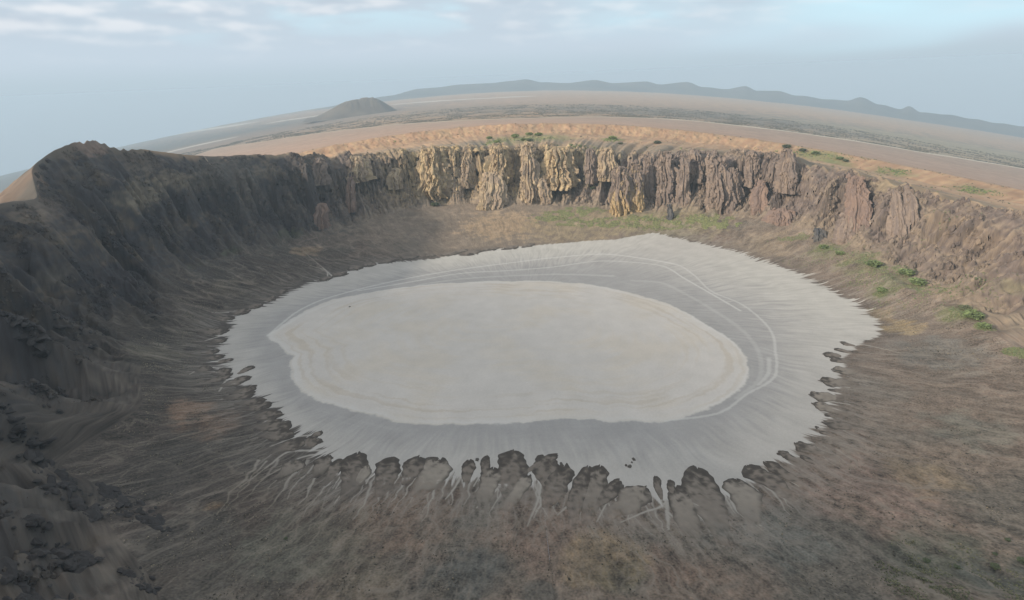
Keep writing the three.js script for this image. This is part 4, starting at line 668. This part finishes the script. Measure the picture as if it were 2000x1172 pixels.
function within(list) { const ps = list.map(([a, b, rx, ry]) => { const p = pick(a, b), e = pick(a + rx, b), f = pick(a, b - ry); return [p, Math.hypot(e[0] - p[0], e[2] - p[2]), Math.hypot(f[0] - p[0], f[2] - p[2])]; });
  return () => { const [p, ra, rb] = ps[Math.floor(rnd() * ps.length)], t = rnd() * 6.283, q = Math.sqrt(rnd()), sa = Math.atan2(p[0], -p[2]), ac = Math.cos(t) * q * ra, al = Math.sin(t) * q * rb, x = p[0] + ac * Math.cos(sa) + al * Math.sin(sa), z = p[2] + ac * Math.sin(sa) - al * Math.cos(sa); return fbm(x / 22, z / 22, 3) < 0.02 - 0.5 * (0.7 - q) ? null : [x, z, 1.1 - 0.5 * q]; }; }
scatter('green_scrub', 'yellow-green low scrub spread along the far cliff foot', 'scrub', clump, 5200, within([[1090, 425, 65, 14], [1130, 412, 60, 10], [1160, 435, 90, 10], [1270, 428, 90, 12], [1370, 430, 70, 14], [1400, 440, 60, 8], [1240, 440, 150, 8]]), () => 1.1 + 1.4 * rnd(), () => shade(rnd() < 0.6 ? [0.17, 0.18, 0.08] : [0.12, 0.135, 0.065], 0.75, 1.25), 11);
scatter('green_scrub', 'green and olive low scrub in patches below the right wall', 'scrub', clump, 9500, within([[1620, 485, 40, 10], [1690, 505, 50, 12], [1740, 520, 60, 12], [1800, 560, 60, 18], [1880, 610, 50, 18], [1920, 640, 30, 14], [1720, 572, 25, 8], [1550, 465, 50, 8], [1990, 690, 40, 12], [1650, 500, 130, 20], [1800, 570, 120, 40], [1720, 540, 90, 20], [1900, 560, 90, 30], [1850, 420, 100, 25]]), () => 0.5 + 1.2 * rnd() * rnd(), () => shade(rnd() < 0.5 ? [0.145, 0.15, 0.075] : [0.10, 0.125, 0.06], 0.75, 1.25), 12);
scatter('green_scrub', 'green scrub along the top of the far rim', 'scrub', clump, 1500, within([[1040, 270, 70, 5], [970, 275, 20, 5], [1130, 284, 60, 4], [1600, 302, 55, 8], [1745, 335, 45, 8], [1900, 372, 60, 10], [1195, 273, 20, 4]]), () => 1.2 + 1.6 * rnd(), () => shade(rnd() < 0.5 ? [0.13, 0.165, 0.055] : [0.085, 0.10, 0.05], 0.7, 1.25), 13);
scatter('dry_scrub', 'dark dry scrub dotting the bottom right apron', 'scrub', clump, 2400, within([[1860, 1100, 120, 50], [1950, 1140, 90, 40], [1780, 1140, 90, 40], [1900, 1160, 150, 30]]), () => 0.35 + 0.6 * rnd() * rnd(), () => shade(rnd() < 0.5 ? [0.075, 0.08, 0.045] : [0.14, 0.14, 0.08], 0.7, 1.3), 14);
scatter('plain_scrub', 'dark thorn scrub covering the plain beyond the track', 'scrub', clump, 36000, () => { const th = (rnd() * 2 - 1) * 62 * D, r0 = look(TRACK, th), r = r0 + 25 + (6200 - r0) * Math.pow(rnd(), 1.6), [x, z] = fromPolar(th, r); return fbm(x / 260, z / 260, 3) < -0.12 + 0.25 * rnd() ? null : [x, z, 1 + (r - 2500) / 4000]; }, () => 1.6 + 3.2 * rnd() * rnd(), () => shade([0.07, 0.06, 0.04], 0.6, 1.5), 15);
scatter('apron_stones', 'dark stones and tufts strewn over the crater apron', 'stones', clump, 22000, () => { const th = Math.PI + (rnd() * 2 - 1) * 130 * D, rL = look(LAKE, th), r = lerp(rL + 25, look(FOOT, th), Math.pow(rnd(), 0.7)), [x, z] = fromPolar(th, r); return fbm(x / 45, z / 45, 3) < 0.05 ? null : [x, z, 1]; }, () => 0.22 + 0.75 * rnd() * rnd() * rnd(), () => shade(rnd() < 0.65 ? [0.06, 0.055, 0.045] : [0.20, 0.17, 0.125], 0.7, 1.3), 17);
{
  const geos = [3, 17, 41].map(k => { const g = rock(1, 1, 1, k, [1, 1, 1], 0, 0, 0); g.deleteAttribute('uv'); g.deleteAttribute('color'); return g; });
  const put3 = (label, geo, n, t0, t1, sd) => { seed = sd; const m = new THREE.InstancedMesh(geo, new THREE.MeshStandardMaterial({ roughness: 1 }), n), q = new THREE.Object3D(), c = new THREE.Color(); let k = 0, tries = 0;
    while (k < n && tries++ < n * 20) {
      const th = lerp(t0, t1, rnd()) * D, t = 0.12 + 0.86 * rnd(), rF = look(FOOT, th), r = lerp(rF, look(RIM, th), t), [x, z] = fromPolar(th, r), kc = look(CLIFF, th), y = ground(x, z);
      if (fbm(th * 760 / 38, r / 45, 3) + 0.35 * fbm(th * 760 / 11, r / 60, 2) < lerp(0.1, -0.06, kc) + 0.25 * sst(0.3, 0.12, t)) continue;
      const s = (1.2 + 5.2 * Math.pow(rnd(), 3)) * lerp(0.9, 1.15, kc) * (th < -90 * D ? 0.6 : 1); q.position.set(x, y - s * 0.15, z); q.rotation.set(0.3 * (rnd() - 0.5), rnd() * 6.28, 0.3 * (rnd() - 0.5)); q.scale.set(s * (1 + 0.8 * rnd()), s * lerp(0.9 + 0.5 * rnd(), 1.3 + 1.9 * rnd(), kc), s * (1 + 0.8 * rnd())); q.updateMatrix(); m.setMatrixAt(k, q.matrix);
      const w = wallColor(x, y, z, t, th, 0.8), g = 0.75 + 0.4 * rnd(); c.setRGB(Math.max(0.01, w[0] * g), Math.max(0.01, w[1] * g), Math.max(0.01, w[2] * g)); m.setColorAt(k, c); k++;
    }
    m.count = k; m.name = numbered('wall_rocks'); m.castShadow = m.receiveShadow = true; m.userData = { kind: 'stuff', label, category: 'rocks' }; scene.add(m); };
  put3('broken rock and small crags crowding the shaded left wall', geos[0], 13000, -125, -38, 21);
  put3('broken dark rock strewn over the shaded near slope at the left edge', geos[2], 9000, -150, -86, 25);
  put3('broken rock and small crags crowding the sunlit far cliffs', geos[1], 7000, -38, 42, 22);
  put3('broken rock and small crags scattered over the right wall', geos[2], 6000, 42, 100, 23);
}
scatter('terrace_scrub', 'small dark bushes dotted over the orange ground behind the far rim', 'scrub', clump, 1400, () => { const th = (rnd() * 2 - 1) * 75 * D, r = look(RIM, th) + 15 + 620 * rnd(), [x, z] = fromPolar(th, r); return fbm(x / 70, z / 70, 3) < 0.08 ? null : [x, z, 1]; }, () => 0.9 + 2.6 * rnd() * rnd(), () => shade(rnd() < 0.25 ? [0.13, 0.15, 0.06] : [0.10, 0.085, 0.06], 0.6, 1.3), 24);
const stone = new THREE.DodecahedronGeometry(1, 0);
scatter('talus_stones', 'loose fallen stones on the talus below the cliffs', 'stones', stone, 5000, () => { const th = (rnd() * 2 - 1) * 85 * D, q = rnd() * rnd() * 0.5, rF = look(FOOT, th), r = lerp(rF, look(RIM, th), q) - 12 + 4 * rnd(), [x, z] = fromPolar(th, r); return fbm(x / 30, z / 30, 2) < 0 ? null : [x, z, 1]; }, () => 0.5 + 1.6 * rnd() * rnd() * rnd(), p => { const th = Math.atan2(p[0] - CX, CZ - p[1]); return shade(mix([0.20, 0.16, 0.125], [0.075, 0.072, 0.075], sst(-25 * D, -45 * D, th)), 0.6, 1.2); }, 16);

renderer.render(scene, camera);
